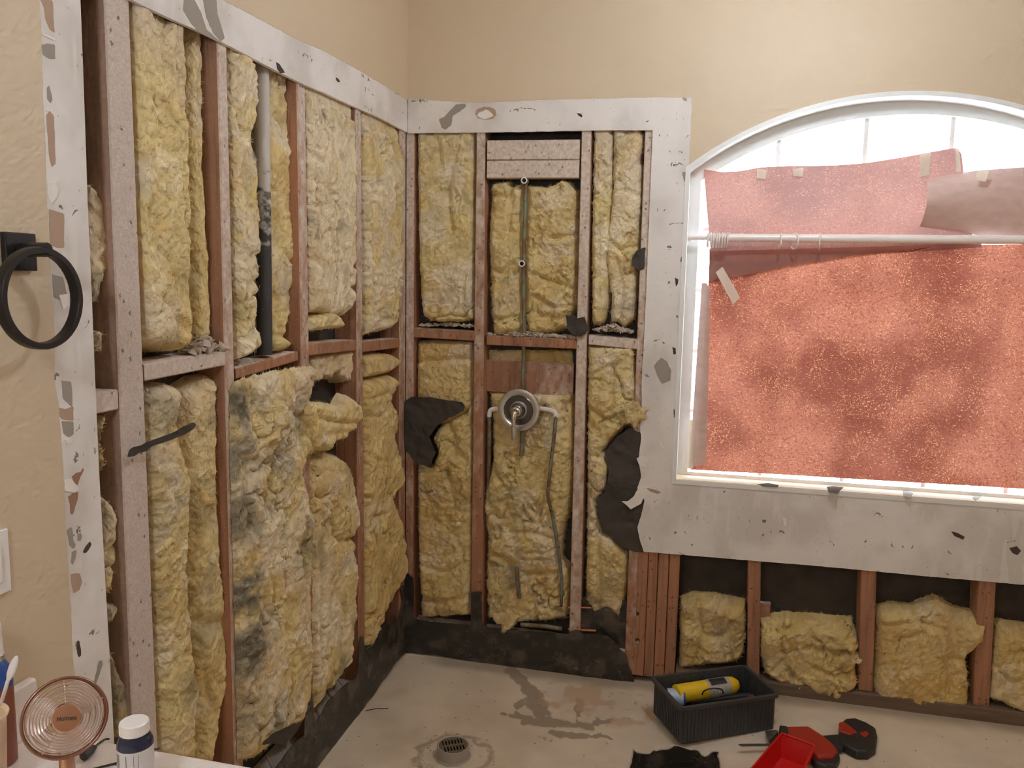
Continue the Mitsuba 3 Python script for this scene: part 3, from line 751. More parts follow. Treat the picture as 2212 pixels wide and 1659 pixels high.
# ------------------------------------------------------------------ glass wool batts
def batt_mesh(wall, pts, d=-.008, back=-.098, r=.035, rt=None, lump=.020, wr=.010, res=.006, seed=0, creases=(), bumps=(), dirt=(), pale=.3, top=.5, ragged=.006, wisps=120, plane=None, mustard=0.0, up=0.0):
    """one lobe of insulation: a puffed, creased and frayed surface over a traced outline. Pixels are traced on the plane d."""
    rng = np.random.default_rng(seed + 77)
    plane = d - .012 if plane is None else plane
    pol = poly_on(wall, plane, pts)
    low = pol.buffer(.004)
    if up:
        pol = unary_union([shapely.affinity.translate(pol, 0, up * k / 3) for k in range(4)]).buffer(.004).buffer(-.004)
    pol = rag(rag(pol, ragged, .007, seed, .022), ragged * .5, .004, seed + 1, .009)
    pol = max(getattr(pol, 'geoms', [pol]), key=lambda g: g.area)
    x0, z0, x1, z1 = pol.bounds
    nx, nz = int((x1 - x0) / res) + 3, int((z1 - z0) / res) + 3
    X, Z = np.meshgrid(x0 - res + np.arange(nx + 1) * res, z0 - res + np.arange(nz + 1) * res, indexing='ij')
    shapely.prepare(pol)
    cell = shapely.contains_xy(pol, (X[:-1, :-1] + res / 2).ravel(), (Z[:-1, :-1] + res / 2).ravel()).reshape(nx, nz)
    cnt = np.zeros((nx + 1, nz + 1), int)
    for a in (0, 1):
        for b in (0, 1):
            cnt[a:nx + a, b:nz + b] += cell
    idx = -np.ones((nx + 1, nz + 1), int)
    use = cnt > 0
    idx[use] = np.arange(use.sum())
    P = np.c_[X[use], Z[use]]
    bn = np.array([pol.exterior.interpolate(k).coords[0] for k in np.arange(0, pol.exterior.length, .0025)])
    nrm = np.roll(bn, -2, 0) - np.roll(bn, 2, 0)
    nrm = np.stack([nrm[:, 1], -nrm[:, 0]], 1)
    nrm /= np.linalg.norm(nrm, axis=1, keepdims=True) + 1e-9
    if not pol.exterior.is_ccw:
        nrm = -nrm
    tree = cKDTree(bn)
    dist, near = tree.query(P)
    edge = cnt[use] < 4
    P[edge] = bn[near[edge]]
    dist[edge] = 0
    ci, cj = np.nonzero(cell)
    F = np.stack([idx[ci, cj], idx[ci + 1, cj], idx[ci + 1, cj + 1], idx[ci, cj + 1]], -1)
    rr = np.full(len(P), r)
    if rt is not None:
        k = np.clip((nrm[near, 1] - .3) / .5, 0, 1)
        rr = r + (rt - r) * k
    e = np.clip(dist / rr, 0, 1)
    e = np.sqrt(1 - (1 - e) ** 2)
    q = np.c_[P, np.full(len(P), seed * 1.37)]
    warp = np.c_[meshkit.fbm(q / .09, 3, seed + 1), meshkit.fbm(q / .09, 3, seed + 2), np.zeros(len(P))] - .5
    qw = q + warp * .07
    h = lump * 1.5 * (meshkit.fbm(qw / .15, 2, seed + 3) - .5)
    rid = 1 - np.abs(2 * meshkit.fbm(qw * [1, .8, 1] / .075, 3, seed + 4) - 1)
    h -= wr * 1.5 * np.clip((rid - .86) / .14, 0, 1) ** 1.5 * np.clip((meshkit.fbm(q / .16, 2, seed + 21) - .42) / .2, 0, 1)
    rid2 = 1 - np.abs(2 * meshkit.fbm(qw * [1, .7, 1] / .03, 2, seed + 5) - 1)
    h -= wr * .35 * np.clip((rid2 - .82) / .18, 0, 1) ** 1.3
    h += wr * .42 * (meshkit.fbm(qw / .034, 2, seed + 6) - .5) * 2
    ca, sa = math.cos(seed * 2.1), math.sin(seed * 2.1)
    qs = q[:, :2] + warp[:, :2] * .16
    st_ = np.c_[(qs[:, 0] * ca + qs[:, 1] * sa) / .042, (qs[:, 1] * ca - qs[:, 0] * sa) / .0085, np.full(len(P), seed * .7)]
    strand = meshkit.fbm(st_, 3, seed + 7) - .5
    h += .0075 * strand
    h += .0055 * (meshkit.fbm(qw * [1, .6, 1] / .011, 2, seed + 8) - .5)
    clump = np.clip((meshkit.fbm(qw / .020, 3, seed + 18) - .58) / .08, 0, 1) * np.clip((meshkit.fbm(q / .08, 2, seed + 19) - .45) / .1, 0, 1)
    h += wr * .30 * clump
    for c in creases:                                  # (pixels, width, depth)
        ln = LineString([on_wall(wall, plane, *p) for p in c[0]])
        dd = shapely.distance(shapely.points(P + warp[:, :2] * .02), ln)
        h -= c[2] * np.exp(-(dd / c[1]) ** 2)
    for (u, v, rp, am) in bumps:
        c = on_wall(wall, plane, u, v)
        rm = np.linalg.norm(on_wall(wall, plane, u, v + rp) - c)
        h += am * np.exp(-(np.linalg.norm(P + warp[:, :2] * .04 - c, axis=1) / rm) ** 2)
    D = back + (d - back + h) * e
    D = np.maximum(D, back)
    if up:                                             # what reaches up behind the board stays behind it
        D = np.where(shapely.contains_xy(low, P[:, 0], P[:, 1]), D, np.minimum(D, -.019))
    n1 = meshkit.fbm(qw / .10, 3, seed + 11)
    n2 = meshkit.fbm(q / .03, 3, seed + 12)
    base = np.array(lin(218, 199, 146)) * (1 - n2[:, None] * .6) + np.array(lin(205, 182, 122)) * n2[:, None] * .6
    pl = np.clip((n1 - .62 + pale * .5) / .16, 0, 1)[:, None]
    col = base * (1 - pl) + np.array(lin(222, 208, 176)) * pl
    col = col * (1 - mustard) + np.array(lin(196, 162, 94)) * mustard
    n3 = np.clip((meshkit.fbm(qw / .11, 3, seed + 17) - .5) / .12, 0, 1)[:, None] * (.30 + .3 * mustard)
    col = col * (1 - n3) + np.array(lin(186, 148, 78)) * n3
    tk = np.clip(1 - (P[:, 1].max() - P[:, 1]) / .30 + (n1 - .5) * 1.2, 0, 1)[:, None] * top
    col = col * (1 - tk) + np.array(lin(206, 190, 170)) * tk
    gl = np.clip((meshkit.fbm(qw / .06, 3, seed + 13) - .66) / .1, 0, 1)[:, None] * .35
    for (u, v, rp, am) in dirt:
        c = on_wall(wall, plane, u, v)
        rm = np.linalg.norm(on_wall(wall, plane, u, v + rp) - c)
        f = np.linalg.norm(P - c, axis=1) / rm
        gl = np.maximum(gl, (am * np.clip(1.25 - f + (meshkit.fbm(qw / .035, 3, seed + 14) - .5) * 2.2, 0, 1))[:, None])
    col = col * (1 - gl) + np.array(lin(104, 97, 82)) * gl
    col = col * (1 - .30 * clump[:, None]) + np.array(lin(232, 222, 194)) * .30 * clump[:, None]
    col = np.clip(col * (1 + .7 * strand[:, None]), 0, 1)
    v = place(wall, P[:, 0], P[:, 1], D)
    tri = np.vstack([F[:, [0, 1, 2]], F[:, [0, 2, 3]]])
    # frayed fibres: fine tapering hairs lying on or lifting from the surface
    if wisps:
        n_ = int(len(P) * .13)
        rim_ = np.nonzero(dist < .010)[0]
        pick = np.concatenate([rng.choice(len(P), n_), rng.choice(rim_, min(wisps * 4, len(rim_) * 2))])
        n_ = len(pick)
        ln_ = rng.uniform(.006, .020, n_) * np.where(rng.random(n_) < .08, 1.8, 1)
        wd = rng.uniform(.00035, .0008, n_)
        a = rng.uniform(0, 6.28, n_)
        out = np.c_[np.cos(a), np.sin(a)]
        out = np.where((dist[pick] < .010)[:, None], nrm[near[pick]] * .8 + out, out)
        out /= np.linalg.norm(out, axis=1, keepdims=True) + 1e-9
        o2 = np.c_[-out[:, 1], out[:, 0]]
        bend, lift = rng.normal(0, .35, n_), rng.uniform(.02, .45, n_) ** 1.5
        st = P[pick] - out * (ln_ * .45)[:, None]
        vs, cs = [], []
        for i in range(4):
            f = i / 3
            c = st + out * (ln_ * f)[:, None] + o2 * (bend * ln_ * f * f)[:, None]
            dd = D[pick] + .0010 + lift * ln_ * f * f - .0006 * (i == 0)
            w_ = (wd * (1 - .8 * abs(2 * f - .8) / 1.2))[:, None]
            for sg in (-1, 1):
                vs.append(np.c_[c + o2 * w_ * sg, dd])
                cs.append(col[pick] * .68 + np.array(lin(232, 218, 172)) * .32)
        b0 = len(v) + np.arange(n_)
        v = np.vstack([v] + [place(wall, x[:, 0], x[:, 1], x[:, 2]) for x in vs])
        col = np.vstack([col] + cs)
        for i in range(3):
            p0, p1, p2, p3 = (b0 + k * n_ for k in (2 * i, 2 * i + 1, 2 * i + 2, 2 * i + 3))
            tri = np.vstack([tri, np.c_[p0, p1, p3], np.c_[p0, p3, p2]])
    return v, tri, col


BN = [100]


def batt(label, wall, *lobes, group=None, name='insulation_batt'):
    V, Fs, Cs, n = [], [], [], 0
    for lo in lobes:
        BN[0] += 13
        v, f, c = batt_mesh(wall, **{'seed': BN[0], **lo})
        V.append(v)
        Fs.append(f + n)
        Cs.append(c)
        n += len(v)
    m = trimesh.Trimesh(np.vstack(V), np.vstack(Fs), process=False)
    return obj(name, m, 'batt', None, label, 'insulation', group, smooth=True, color=np.vstack(Cs))


D_ = dict
# gap between the bare strip and the wide crusted stud
batt('dusty sliver of insulation in the narrow gap beside the wide crusted stud, upper part', 'left',
     D_(pts=[(183, 380), (205, 392), (218, 405), (227, 450), (238, 514), (238, 577), (228, 615), (223, 653), (202, 678), (180, 640), (176, 500)], d=-.03, r=.02, lump=.008, dirt=[(215, 640, 60, .6)], pale=.4, wisps=40),
     D_(pts=[(195, 708), (222, 708), (226, 730), (240, 757), (238, 762), (205, 764)], d=-.035, r=.015, lump=.004, pale=.6, wisps=16))
batt('ragged insulation in the narrow gap beside the wide crusted stud, lower part', 'left',
     D_(pts=[(203, 890), (226, 893), (222, 940), (220, 975), (227, 1004), (216, 1030), (205, 1010)], d=-.035, r=.015, lump=.006, wisps=20),
     D_(pts=[(212, 1060), (226, 1064), (240, 1080), (252, 1115), (254, 1180), (253, 1240), (250, 1282), (238, 1286), (215, 1284)], d=-.028, r=.02, lump=.008, pale=.6, wisps=30),
     D_(pts=[(222, 1296), (252, 1300), (254, 1318), (244, 1335), (238, 1352), (224, 1350)], d=-.032, r=.015, lump=.004, pale=.8, dirt=[(240, 1312, 14, .6)], wisps=12),
     D_(pts=[(230, 1388), (250, 1412), (258, 1440), (264, 1460), (280, 1472), (290, 1505), (286, 1560), (275, 1598), (240, 1600), (232, 1490)], d=-.026, r=.02, lump=.010, dirt=[(255, 1500, 90, .75), (246, 1430, 40, .6)], wisps=40))
# bay between the wide crusted stud and the next
batt('tall clean batt filling the first wide bay of the left wall, above its block', 'left',
     D_(pts=[(280, 4), (330, 28), (380, 56), (404, 76), (409, 200), (414, 400), (419, 560), (424, 700), (421, 748), (405, 762), (380, 765), (345, 757), (314, 746), (308, 640), (300, 500), (292, 300)], d=-.004, r=.028, rt=.16, up=.055, lump=.007, wr=.005,
        pale=.15, top=.75, ragged=.003, bumps=[(395, 640, 60, -.012), (340, 520, 40, -.010), (360, 650, 50, .010), (350, 720, 40, .010)], creases=[([(345, 640), (375, 690), (405, 712)], .012, .012), ([(310, 650), (318, 730)], .01, .012), ([(350, 540), (365, 560)], .01, .012), ([(330, 220), (345, 270)], .01, .007), ([(320, 450), (340, 480)], .01, .008)], dirt=[(360, 745, 40, .3), (395, 620, 50, .25)], wisps=90),
     D_(pts=[(400, 72), (436, 84), (437, 240), (438, 400), (444, 500), (450, 620), (456, 730), (440, 742), (420, 745), (412, 560), (404, 300)], d=-.040, r=.02, rt=.1, up=.055, lump=.005, wr=.004, pale=.1, top=.6, ragged=.003, wisps=50))
batt('two grey-green rolls of insulation side by side under the plaster-spattered block', 'left',
     D_(pts=[(316, 850), (332, 836), (392, 826), (402, 850), (396, 900), (400, 950), (413, 1010), (417, 1060), (414, 1130), (412, 1220), (417, 1350), (426, 1410), (438, 1480), (430, 1540), (434, 1662), (345, 1662), (337, 1500), (327, 1200), (320, 1000)], d=-.004, r=.04, lump=.012, wr=.007,
        pale=.3, top=.35, dirt=[(350, 880, 70, .5), (340, 1100, 90, .3), (405, 1490, 40, .5), (330, 1300, 80, .3)], creases=[([(345, 1000), (352, 1060)], .008, .010), ([(360, 1050), (380, 1090)], .01, .012), ([(360, 930), (390, 915)], .01, .008)], ragged=.004, wisps=110),
     D_(pts=[(398, 842), (440, 812), (474, 808), (477, 850), (475, 900), (474, 1000), (476, 1120), (480, 1200), (487, 1260), (492, 1300), (490, 1360), (497, 1430), (496, 1490), (482, 1545), (472, 1600), (470, 1662), (425, 1662), (425, 1500), (412, 1300), (408, 1100), (395, 930)], d=-.030, r=.045, lump=.014, wr=.007,
        pale=.1, top=.45, dirt=[(440, 1100, 60, .4), (440, 1280, 50, .5), (425, 1380, 80, .4), (460, 900, 40, .3)], creases=[([(430, 1340), (470, 1350)], .02, .02), ([(440, 1420), (450, 1500)], .012, .012)], ragged=.004, wisps=90))
# bay with the vent pipe
batt('pale crumpled batt left of the dark vent pipe', 'left',
     D_(pts=[(491, 118), (516, 118), (540, 132), (550, 150), (556, 190), (562, 225), (556, 270), (545, 300), (540, 318), (548, 345), (558, 372), (562, 430), (562, 520), (563, 590), (558, 650), (556, 690), (552, 718), (560, 738), (568, 750), (556, 766), (540, 772), (512, 786), (508, 700), (504, 500), (498, 300)], d=-.006, r=.030, rt=.05, up=.055, lump=.014, wr=.010, pale=.5, top=.55, ragged=.004,
        bumps=[(525, 750, 30, .02), (520, 280, 20, -.012), (530, 480, 60, .008)], creases=[([(530, 285), (505, 320)], .012, .014), ([(545, 715), (515, 735)], .012, .018), ([(503, 200), (520, 290)], .01, .010)], dirt=[(545, 330, 14, .8)], wisps=110))
batt('yellow-green batt right of the dark vent pipe', 'left',
     D_(pts=[(574, 160), (600, 166), (621, 176), (622, 195), (615, 240), (624, 290), (622, 330), (632, 395), (637, 440), (632, 470), (637, 520), (637, 570), (634, 610), (632, 680), (622, 705), (616, 722), (624, 750), (625, 757), (605, 762), (582, 765), (574, 730), (572, 500), (570, 300)], d=-.038, r=.030, up=.08, lump=.014, wr=.008, pale=.15, top=.5, ragged=.005,
        bumps=[(605, 745, 24, .02), (595, 330, 40, .012)], creases=[([(575, 640), (600, 650)], .01, .01), ([(580, 728), (618, 724)], .01, .016), ([(590, 250), (606, 268)], .01, .012)], dirt=[(612, 620, 40, .25)], wisps=90))
BIG = [(511, 842), (522, 824), (600, 802), (655, 794), (690, 794), (684, 815), (682, 833), (675, 866), (683, 884), (682, 921), (680, 962), (684, 980), (667, 985), (661, 1002), (656, 1020), (662, 1048), (675, 1083), (684, 1119), (680, 1154), (677, 1220), (677, 1300), (676, 1492), (667, 1532), (655, 1560), (632, 1572), (604, 1596), (570, 1625), (545, 1640), (527, 1642), (525, 1500), (518, 1200), (512, 1000)]
batt('huge dirty frayed batt bulging over a stud at the lower left wall', 'left',
     D_(pts=BIG, d=.022, back=-.011, r=.05, lump=.030, wr=.020, pale=.45, top=.2, ragged=.008, res=.0055,
        bumps=[(600, 900, 50, .018), (590, 960, 30, .015), (560, 890, 40, -.02), (545, 1010, 40, -.018), (600, 1120, 50, .012), (650, 940, 40, -.010), (640, 1100, 24, .010)],
        creases=[([(640, 1085), (610, 1150), (600, 1190)], .010, .022), ([(670, 1110), (655, 1170), (660, 1260)], .014, .022), ([(575, 960), (600, 985), (630, 975)], .010, .016), ([(535, 1080), (545, 1130), (530, 1180)], .014, .020), ([(520, 960), (545, 1000), (540, 1060)], .016, .018), ([(600, 860), (640, 900), (690, 905)], .012, .016), ([(590, 1230), (565, 1300), (590, 1340)], .014, .014), ([(640, 1380), (620, 1460)], .014, .012)],
        dirt=[(528, 880, 60, 1.0), (524, 990, 60, .8), (530, 1120, 70, .8), (525, 1290, 70, 1.0), (525, 1420, 90, .95), (530, 1540, 60, .6), (655, 900, 50, .75), (600, 1000, 70, .55), (665, 1180, 60, .6), (600, 1560, 60, .5), (560, 1350, 50, .4), (570, 1100, 40, .4)], wisps=420))
batt('torn hanging scraps of insulation under the block, above the dark hole', 'left',
     D_(pts=[(668, 768), (725, 755), (768, 752), (757, 772), (765, 790), (757, 806), (760, 830), (742, 826), (722, 810), (712, 824), (700, 818), (690, 830), (674, 828)], d=-.030, r=.02, lump=.010, pale=.2, ragged=.006, creases=[([(724, 758), (716, 800)], .012, .02)], wisps=60))
batt('thick torn chunk of insulation jutting out beneath the dark hole', 'left',
     D_(pts=[(668, 872), (690, 869), (715, 870), (736, 874), (744, 858), (752, 850), (766, 860), (780, 873), (783, 906), (771, 929), (748, 950), (723, 960), (717, 975), (682, 973), (674, 950), (672, 915)], d=.040, back=-.011, r=.022, lump=.010, wr=.008, pale=.15, top=.0, ragged=.007, bumps=[(735, 890, 30, .012)], creases=[([(690, 900), (720, 912), (785, 912)], .008, .016), ([(700, 940), (760, 930)], .01, .01)], wisps=80))
batt('rounded upright batt at the lower left wall, right of the huge dirty one', 'left',
     D_(pts=[(668, 990), (700, 976), (730, 974), (752, 992), (766, 1020), (775, 1060), (779, 1110), (780, 1150), (768, 1158), (768, 1180), (778, 1225), (780, 1245), (776, 1290), (777, 1340), (773, 1380), (768, 1430), (755, 1452), (738, 1468), (728, 1490), (712, 1503), (702, 1498), (694, 1522), (678, 1545), (673, 1480), (671, 1300), (668, 1120)], d=.006, r=.045, rt=.04, lump=.020, wr=.014, pale=.35, top=.15, ragged=.008,
        bumps=[(735, 1050, 40, .010), (740, 1130, 30, .012), (700, 1110, 20, .012)], creases=[([(680, 1060), (705, 1100), (720, 1150)], .009, .018), ([(690, 1060), (715, 1090)], .007, .014), ([(770, 1160), (735, 1170), (715, 1155)], .010, .020), ([(720, 1260), (745, 1330), (730, 1400)], .014, .014), ([(690, 1200), (700, 1300)], .016, .012)],
        dirt=[(745, 1030, 40, .35), (690, 1180, 50, .5), (735, 1450, 40, .6), (700, 1490, 30, .5)], wisps=240))
batt('pale pitted batt on the left wall above an orange-brown block', 'left',
     D_(pts=[(660, 208), (672, 204), (690, 226), (710, 236), (735, 246), (760, 264), (768, 300), (768, 400), (769, 480), (770, 540), (771, 600), (766, 640), (757, 672), (744, 690), (735, 684), (730, 690), (700, 680), (668, 680), (666, 500), (662, 300)], d=.002, r=.030, rt=.05, up=.10, lump=.012, wr=.012, pale=.85, top=.55, ragged=.004,
        creases=[([(690, 240), (720, 290)], .008, .010), ([(664, 380), (700, 400), (720, 420)], .010, .012), ([(725, 500), (727, 600), (715, 670)], .007, .016), ([(668, 560), (690, 570)], .01, .012), ([(670, 330), (690, 350), (700, 340)], .008, .01)], bumps=[(747, 485, 14, .014), (745, 640, 50, .008), (690, 640, 40, .008)], wisps=110),
     D_(pts=[(666, 684), (700, 676), (720, 668), (735, 680), (744, 700), (740, 712), (720, 714), (668, 720)], d=.006, r=.02, lump=.008, wr=.006, pale=.3, top=0, ragged=.004, creases=[([(720, 690), (712, 700)], .006, .012)], wisps=30))
batt('batt on the left wall beside the corner, above a block', 'left',
     D_(pts=[(782, 262), (800, 276), (830, 292), (855, 312), (868, 345), (872, 400), (871, 480), (870, 560), (862, 588), (858, 600), (867, 610), (868, 640), (860, 680), (858, 700), (848, 714), (820, 722), (792, 730), (789, 600), (784, 400)], d=-.002, r=.030, rt=.07, up=.11, lump=.014, wr=.010, pale=.55, top=.6, ragged=.004,
        bumps=[(812, 395, 16, -.020), (800, 360, 24, .008)], creases=[([(858, 605), (850, 650), (845, 670)], .007, .018), ([(800, 440), (820, 470)], .01, .010), ([(800, 715), (835, 690), (850, 690)], .01, .014)], wisps=100))
batt('small cushion of insulation tucked under the block next to the corner', 'left',
     D_(pts=[(786, 766), (816, 759), (852, 762), (872, 774), (876, 780), (862, 796), (845, 810), (788, 822)], d=-.004, r=.03, lump=.010, wr=.006, pale=.1, top=.1, ragged=.003, mustard=.2, wisps=40))
batt('lumpy mustard batt running down the left wall into the black liner at the corner', 'left',
     D_(pts=[(786, 824), (820, 815), (855, 808), (867, 823), (857, 848), (850, 868), (860, 886), (863, 909), (859, 944), (867, 982), (876, 1023), (870, 1050), (855, 1076), (863, 1104), (877, 1139), (881, 1180), (883, 1239), (870, 1267), (858, 1290), (839, 1322), (824, 1353), (814, 1381), (808, 1404), (790, 1404), (789, 1340), (789, 1264), (787, 1000)], d=.006, r=.04, lump=.022, wr=.016, pale=.2, top=.0, ragged=.007, mustard=.3,
        bumps=[(850, 1010, 20, .016), (830, 920, 40, .010), (800, 1000, 24, .012), (830, 1030, 30, .010), (845, 830, 20, .010)], creases=[([(788, 866), (830, 850)], .008, .014), ([(840, 870), (820, 900), (790, 900)], .009, .014), ([(790, 980), (815, 1000), (800, 1030)], .008, .014), ([(850, 985), (845, 1040), (830, 1070)], .009, .016), ([(790, 1120), (830, 1110)], .012, .010), ([(840, 1160), (830, 1280)], .014, .010)], dirt=[(850, 1230, 30, .3), (830, 1330, 30, .3)], wisps=200))
# back wall
batt('batt in the corner bay of the back wall, above its block', 'back',
     D_(pts=[(897, 292), (960, 296), (1028, 290), (1028, 400), (1026, 560), (1024, 660), (1018, 676), (1000, 690), (960, 694), (925, 696), (908, 684), (904, 640), (898, 500)], d=-.010, r=.03, rt=.08, up=.055, lump=.018, wr=.009, pale=.3, top=.55, ragged=.004,
        bumps=[(955, 420, 20, -.016), (920, 380, 40, .008), (990, 600, 30, .008)], creases=[([(945, 300), (955, 360)], .012, .014), ([(990, 320), (965, 420), (975, 500)], .010, .012), ([(1010, 560), (1000, 640)], .01, .012)], wisps=90),
     D_(pts=[(918, 694), (940, 684), (975, 676), (1000, 684), (1012, 660), (1022, 668), (1024, 692), (990, 697), (950, 698)], d=.0, r=.018, lump=.008, wr=.005, pale=.3, top=0, ragged=.004, wisps=24))
batt('crumpled amber batt in the corner bay of the back wall, behind a black felt flap', 'back',
     D_(pts=[(896, 738), (930, 734), (1022, 736), (1024, 790), (1024, 880), (1000, 900), (960, 920), (896, 910)], d=-.020, r=.03, rt=.03, lump=.010, wr=.008, pale=.05, top=.1, ragged=.003, mustard=.35, creases=[([(897, 782), (1022, 776)], .012, .014)], wisps=40),
     D_(pts=[(1004, 892), (1019, 860), (1022, 1000), (1021, 1200), (1018, 1335), (950, 1338), (906, 1337), (899, 1200), (896, 1006), (920, 1012), (931, 1008), (942, 977), (928, 946), (946, 921), (970, 906)], d=-.006, r=.03, lump=.016, wr=.016, pale=.25, top=.0, ragged=.004, mustard=.3,
        creases=[([(975, 960), (965, 1010), (985, 1100)], .010, .014), ([(1010, 900), (1005, 1020)], .008, .012), ([(940, 1120), (990, 1160), (1000, 1210)], .008, .010), ([(905, 1220), (960, 1235), (1010, 1215)], .008, .012), ([(910, 1290), (960, 1300), (1010, 1285)], .012, .02)], bumps=[(970, 1300, 30, .014)], dirt=[(945, 1060, 30, .3), (1000, 1070, 30, .3)], wisps=160))
batt('lumpy yellow batt behind the upper shower pipe', 'back',
     D_(pts=[(1056, 408), (1062, 392), (1095, 388), (1104, 400), (1122, 394), (1150, 398), (1180, 402), (1202, 392), (1212, 386), (1232, 392), (1240, 404), (1250, 410), (1249, 560), (1246, 660), (1232, 690), (1225, 712), (1190, 722), (1140, 724), (1064, 726), (1056, 640), (1052, 530)], d=-.026, r=.032, lump=.024, wr=.018, pale=.2, top=.1, ragged=.005, mustard=.15,
        bumps=[(1080, 396, 20, .016), (1218, 398, 18, .020), (1180, 420, 30, .012), (1090, 470, 30, .012), (1085, 540, 26, .014), (1195, 500, 40, .010), (1090, 706, 30, .016), (1080, 610, 26, -.014)],
        creases=[([(1136, 388), (1131, 570), (1132, 728)], .016, .030), ([(1060, 420), (1100, 430), (1110, 400)], .009, .018), ([(1104, 440), (1100, 500), (1075, 520)], .009, .018), ([(1190, 515), (1215, 512), (1246, 505)], .010, .024), ([(1060, 575), (1085, 590), (1110, 570)], .010, .018), ([(1150, 590), (1200, 610), (1240, 625)], .009, .016), ([(1150, 640), (1190, 665), (1240, 660)], .009, .014), ([(1060, 690), (1110, 685), (1125, 690)], .009, .018), ([(1160, 455), (1190, 440), (1210, 410)], .009, .014)], wisps=170))
batt('strands of insulation above the set-back board behind the copper pipe', 'back',
     D_(pts=[(1056, 756), (1236, 756), (1240, 790), (1056, 790)], d=-.088, back=-.100, r=.02, lump=.008, wr=.006, pale=.1, top=0, ragged=.004, mustard=.3, wisps=20))
batt('wavy crumpled batt around the shower valve', 'back',
     D_(pts=[(1052, 850), (1234, 852), (1240, 880), (1240, 960), (1236, 1060), (1228, 1110), (1214, 1160), (1212, 1210), (1232, 1235), (1230, 1300), (1226, 1338), (1190, 1345), (1140, 1348), (1100, 1352), (1050, 1340), (1046, 1260), (1049, 1180), (1043, 1100), (1048, 1052), (1060, 1000), (1060, 930)], d=-.020, r=.032, lump=.024, wr=.020, pale=.25, top=.0, ragged=.006, mustard=.2,
        bumps=[(1090, 1080, 60, .016), (1150, 1180, 50, .016), (1070, 1170, 30, .012), (1180, 1300, 30, .018), (1110, 1310, 30, .014), (1130, 940, 40, -.018), (1110, 860, 80, -.025), (1200, 980, 30, .012)],
        creases=[([(1062, 1000), (1080, 1030), (1100, 1060)], .009, .016), ([(1100, 1140), (1150, 1090), (1190, 1085)], .010, .016), ([(1090, 1150), (1150, 1145), (1195, 1160)], .008, .014), ([(1130, 1190), (1180, 1190), (1210, 1178)], .007, .012), ([(1130, 1205), (1175, 1205)], .006, .010), ([(1060, 1190), (1100, 1220), (1110, 1270)], .010, .020), ([(1140, 1240), (1200, 1235)], .010, .018), ([(1160, 1340), (1150, 1290), (1180, 1250)], .009, .018)], dirt=[(1080, 1080, 20, .4), (1105, 1060, 20, .3), (1100, 1250, 40, .5), (1170, 960, 30, .2)], wisps=260),
     D_(pts=[(1062, 1328), (1100, 1322), (1122, 1334), (1112, 1348), (1100, 1362), (1088, 1372), (1082, 1362), (1086, 1350), (1066, 1344)], d=.016, back=-.012, r=.014, lump=.012, wr=.010, pale=.1, top=0, ragged=.006, res=.004, mustard=.3, wisps=40))
batt('batt in the bay beside the window, above a pale block', 'back',
     D_(pts=[(1279, 290), (1318, 288), (1326, 330), (1322, 380), (1324, 430), (1316, 500), (1320, 540), (1308, 560), (1316, 640), (1308, 690), (1300, 705), (1276, 706), (1274, 560), (1276, 430)], d=-.012, r=.022, rt=.06, up=.055, lump=.012, wr=.009, pale=.35, top=.6, ragged=.004, wisps=60),
     D_(pts=[(1322, 292), (1384, 300), (1392, 326), (1380, 360), (1390, 400), (1388, 440), (1384, 500), (1384, 545), (1366, 552), (1376, 580), (1376, 640), (1372, 690), (1350, 708), (1330, 696), (1316, 704), (1318, 640), (1304, 560), (1314, 500), (1320, 420)], d=-.018, r=.025, rt=.06, up=.055, lump=.018, wr=.013, pale=.4, top=.6, ragged=.005,
        creases=[([(1316, 520), (1340, 540), (1370, 530)], .010, .016), ([(1330, 560), (1345, 620), (1340, 690)], .010, .016), ([(1350, 410), (1380, 420)], .01, .012)], dirt=[(1360, 660, 30, .4)], wisps=100))
batt('batt in the bay beside the window, below the pale block, torn open over black felt', 'back',
     D_(pts=[(1266, 746), (1320, 744), (1372, 746), (1374, 800), (1378, 870), (1386, 892), (1370, 912), (1352, 922), (1326, 948), (1306, 975), (1318, 1010), (1310, 1060), (1290, 1085), (1298, 1120), (1302, 1150), (1330, 1160), (1355, 1195), (1358, 1240), (1352, 1290), (1342, 1330), (1336, 1362), (1326, 1330), (1312, 1318), (1280, 1330), (1262, 1300), (1264, 1000)], d=-.004, r=.03, lump=.020, wr=.014, pale=.35, top=.2, ragged=.006, mustard=.1,
        bumps=[(1290, 1000, 24, .012), (1300, 1030, 24, .012), (1330, 900, 30, .012), (1320, 1190, 30, .012)], creases=[([(1275, 810), (1300, 800), (1320, 790)], .008, .012), ([(1325, 790), (1322, 880), (1310, 890)], .008, .018), ([(1268, 880), (1310, 905), (1340, 920)], .009, .018), ([(1270, 980), (1300, 985)], .009, .014), ([(1290, 1130), (1296, 1240), (1290, 1310)], .010, .018), ([(1270, 1060), (1290, 1090)], .01, .014)], dirt=[(1310, 1260, 40, .4), (1280, 1300, 30, .5)], wisps=170),
     D_(pts=[(1350, 880), (1376, 866), (1386, 884), (1402, 880), (1392, 896), (1398, 904), (1382, 908), (1372, 926), (1364, 912), (1354, 916)], d=.016, back=.001, r=.012, lump=.008, wr=.006, pale=.4, top=0, ragged=.006, res=.004, wisps=60))
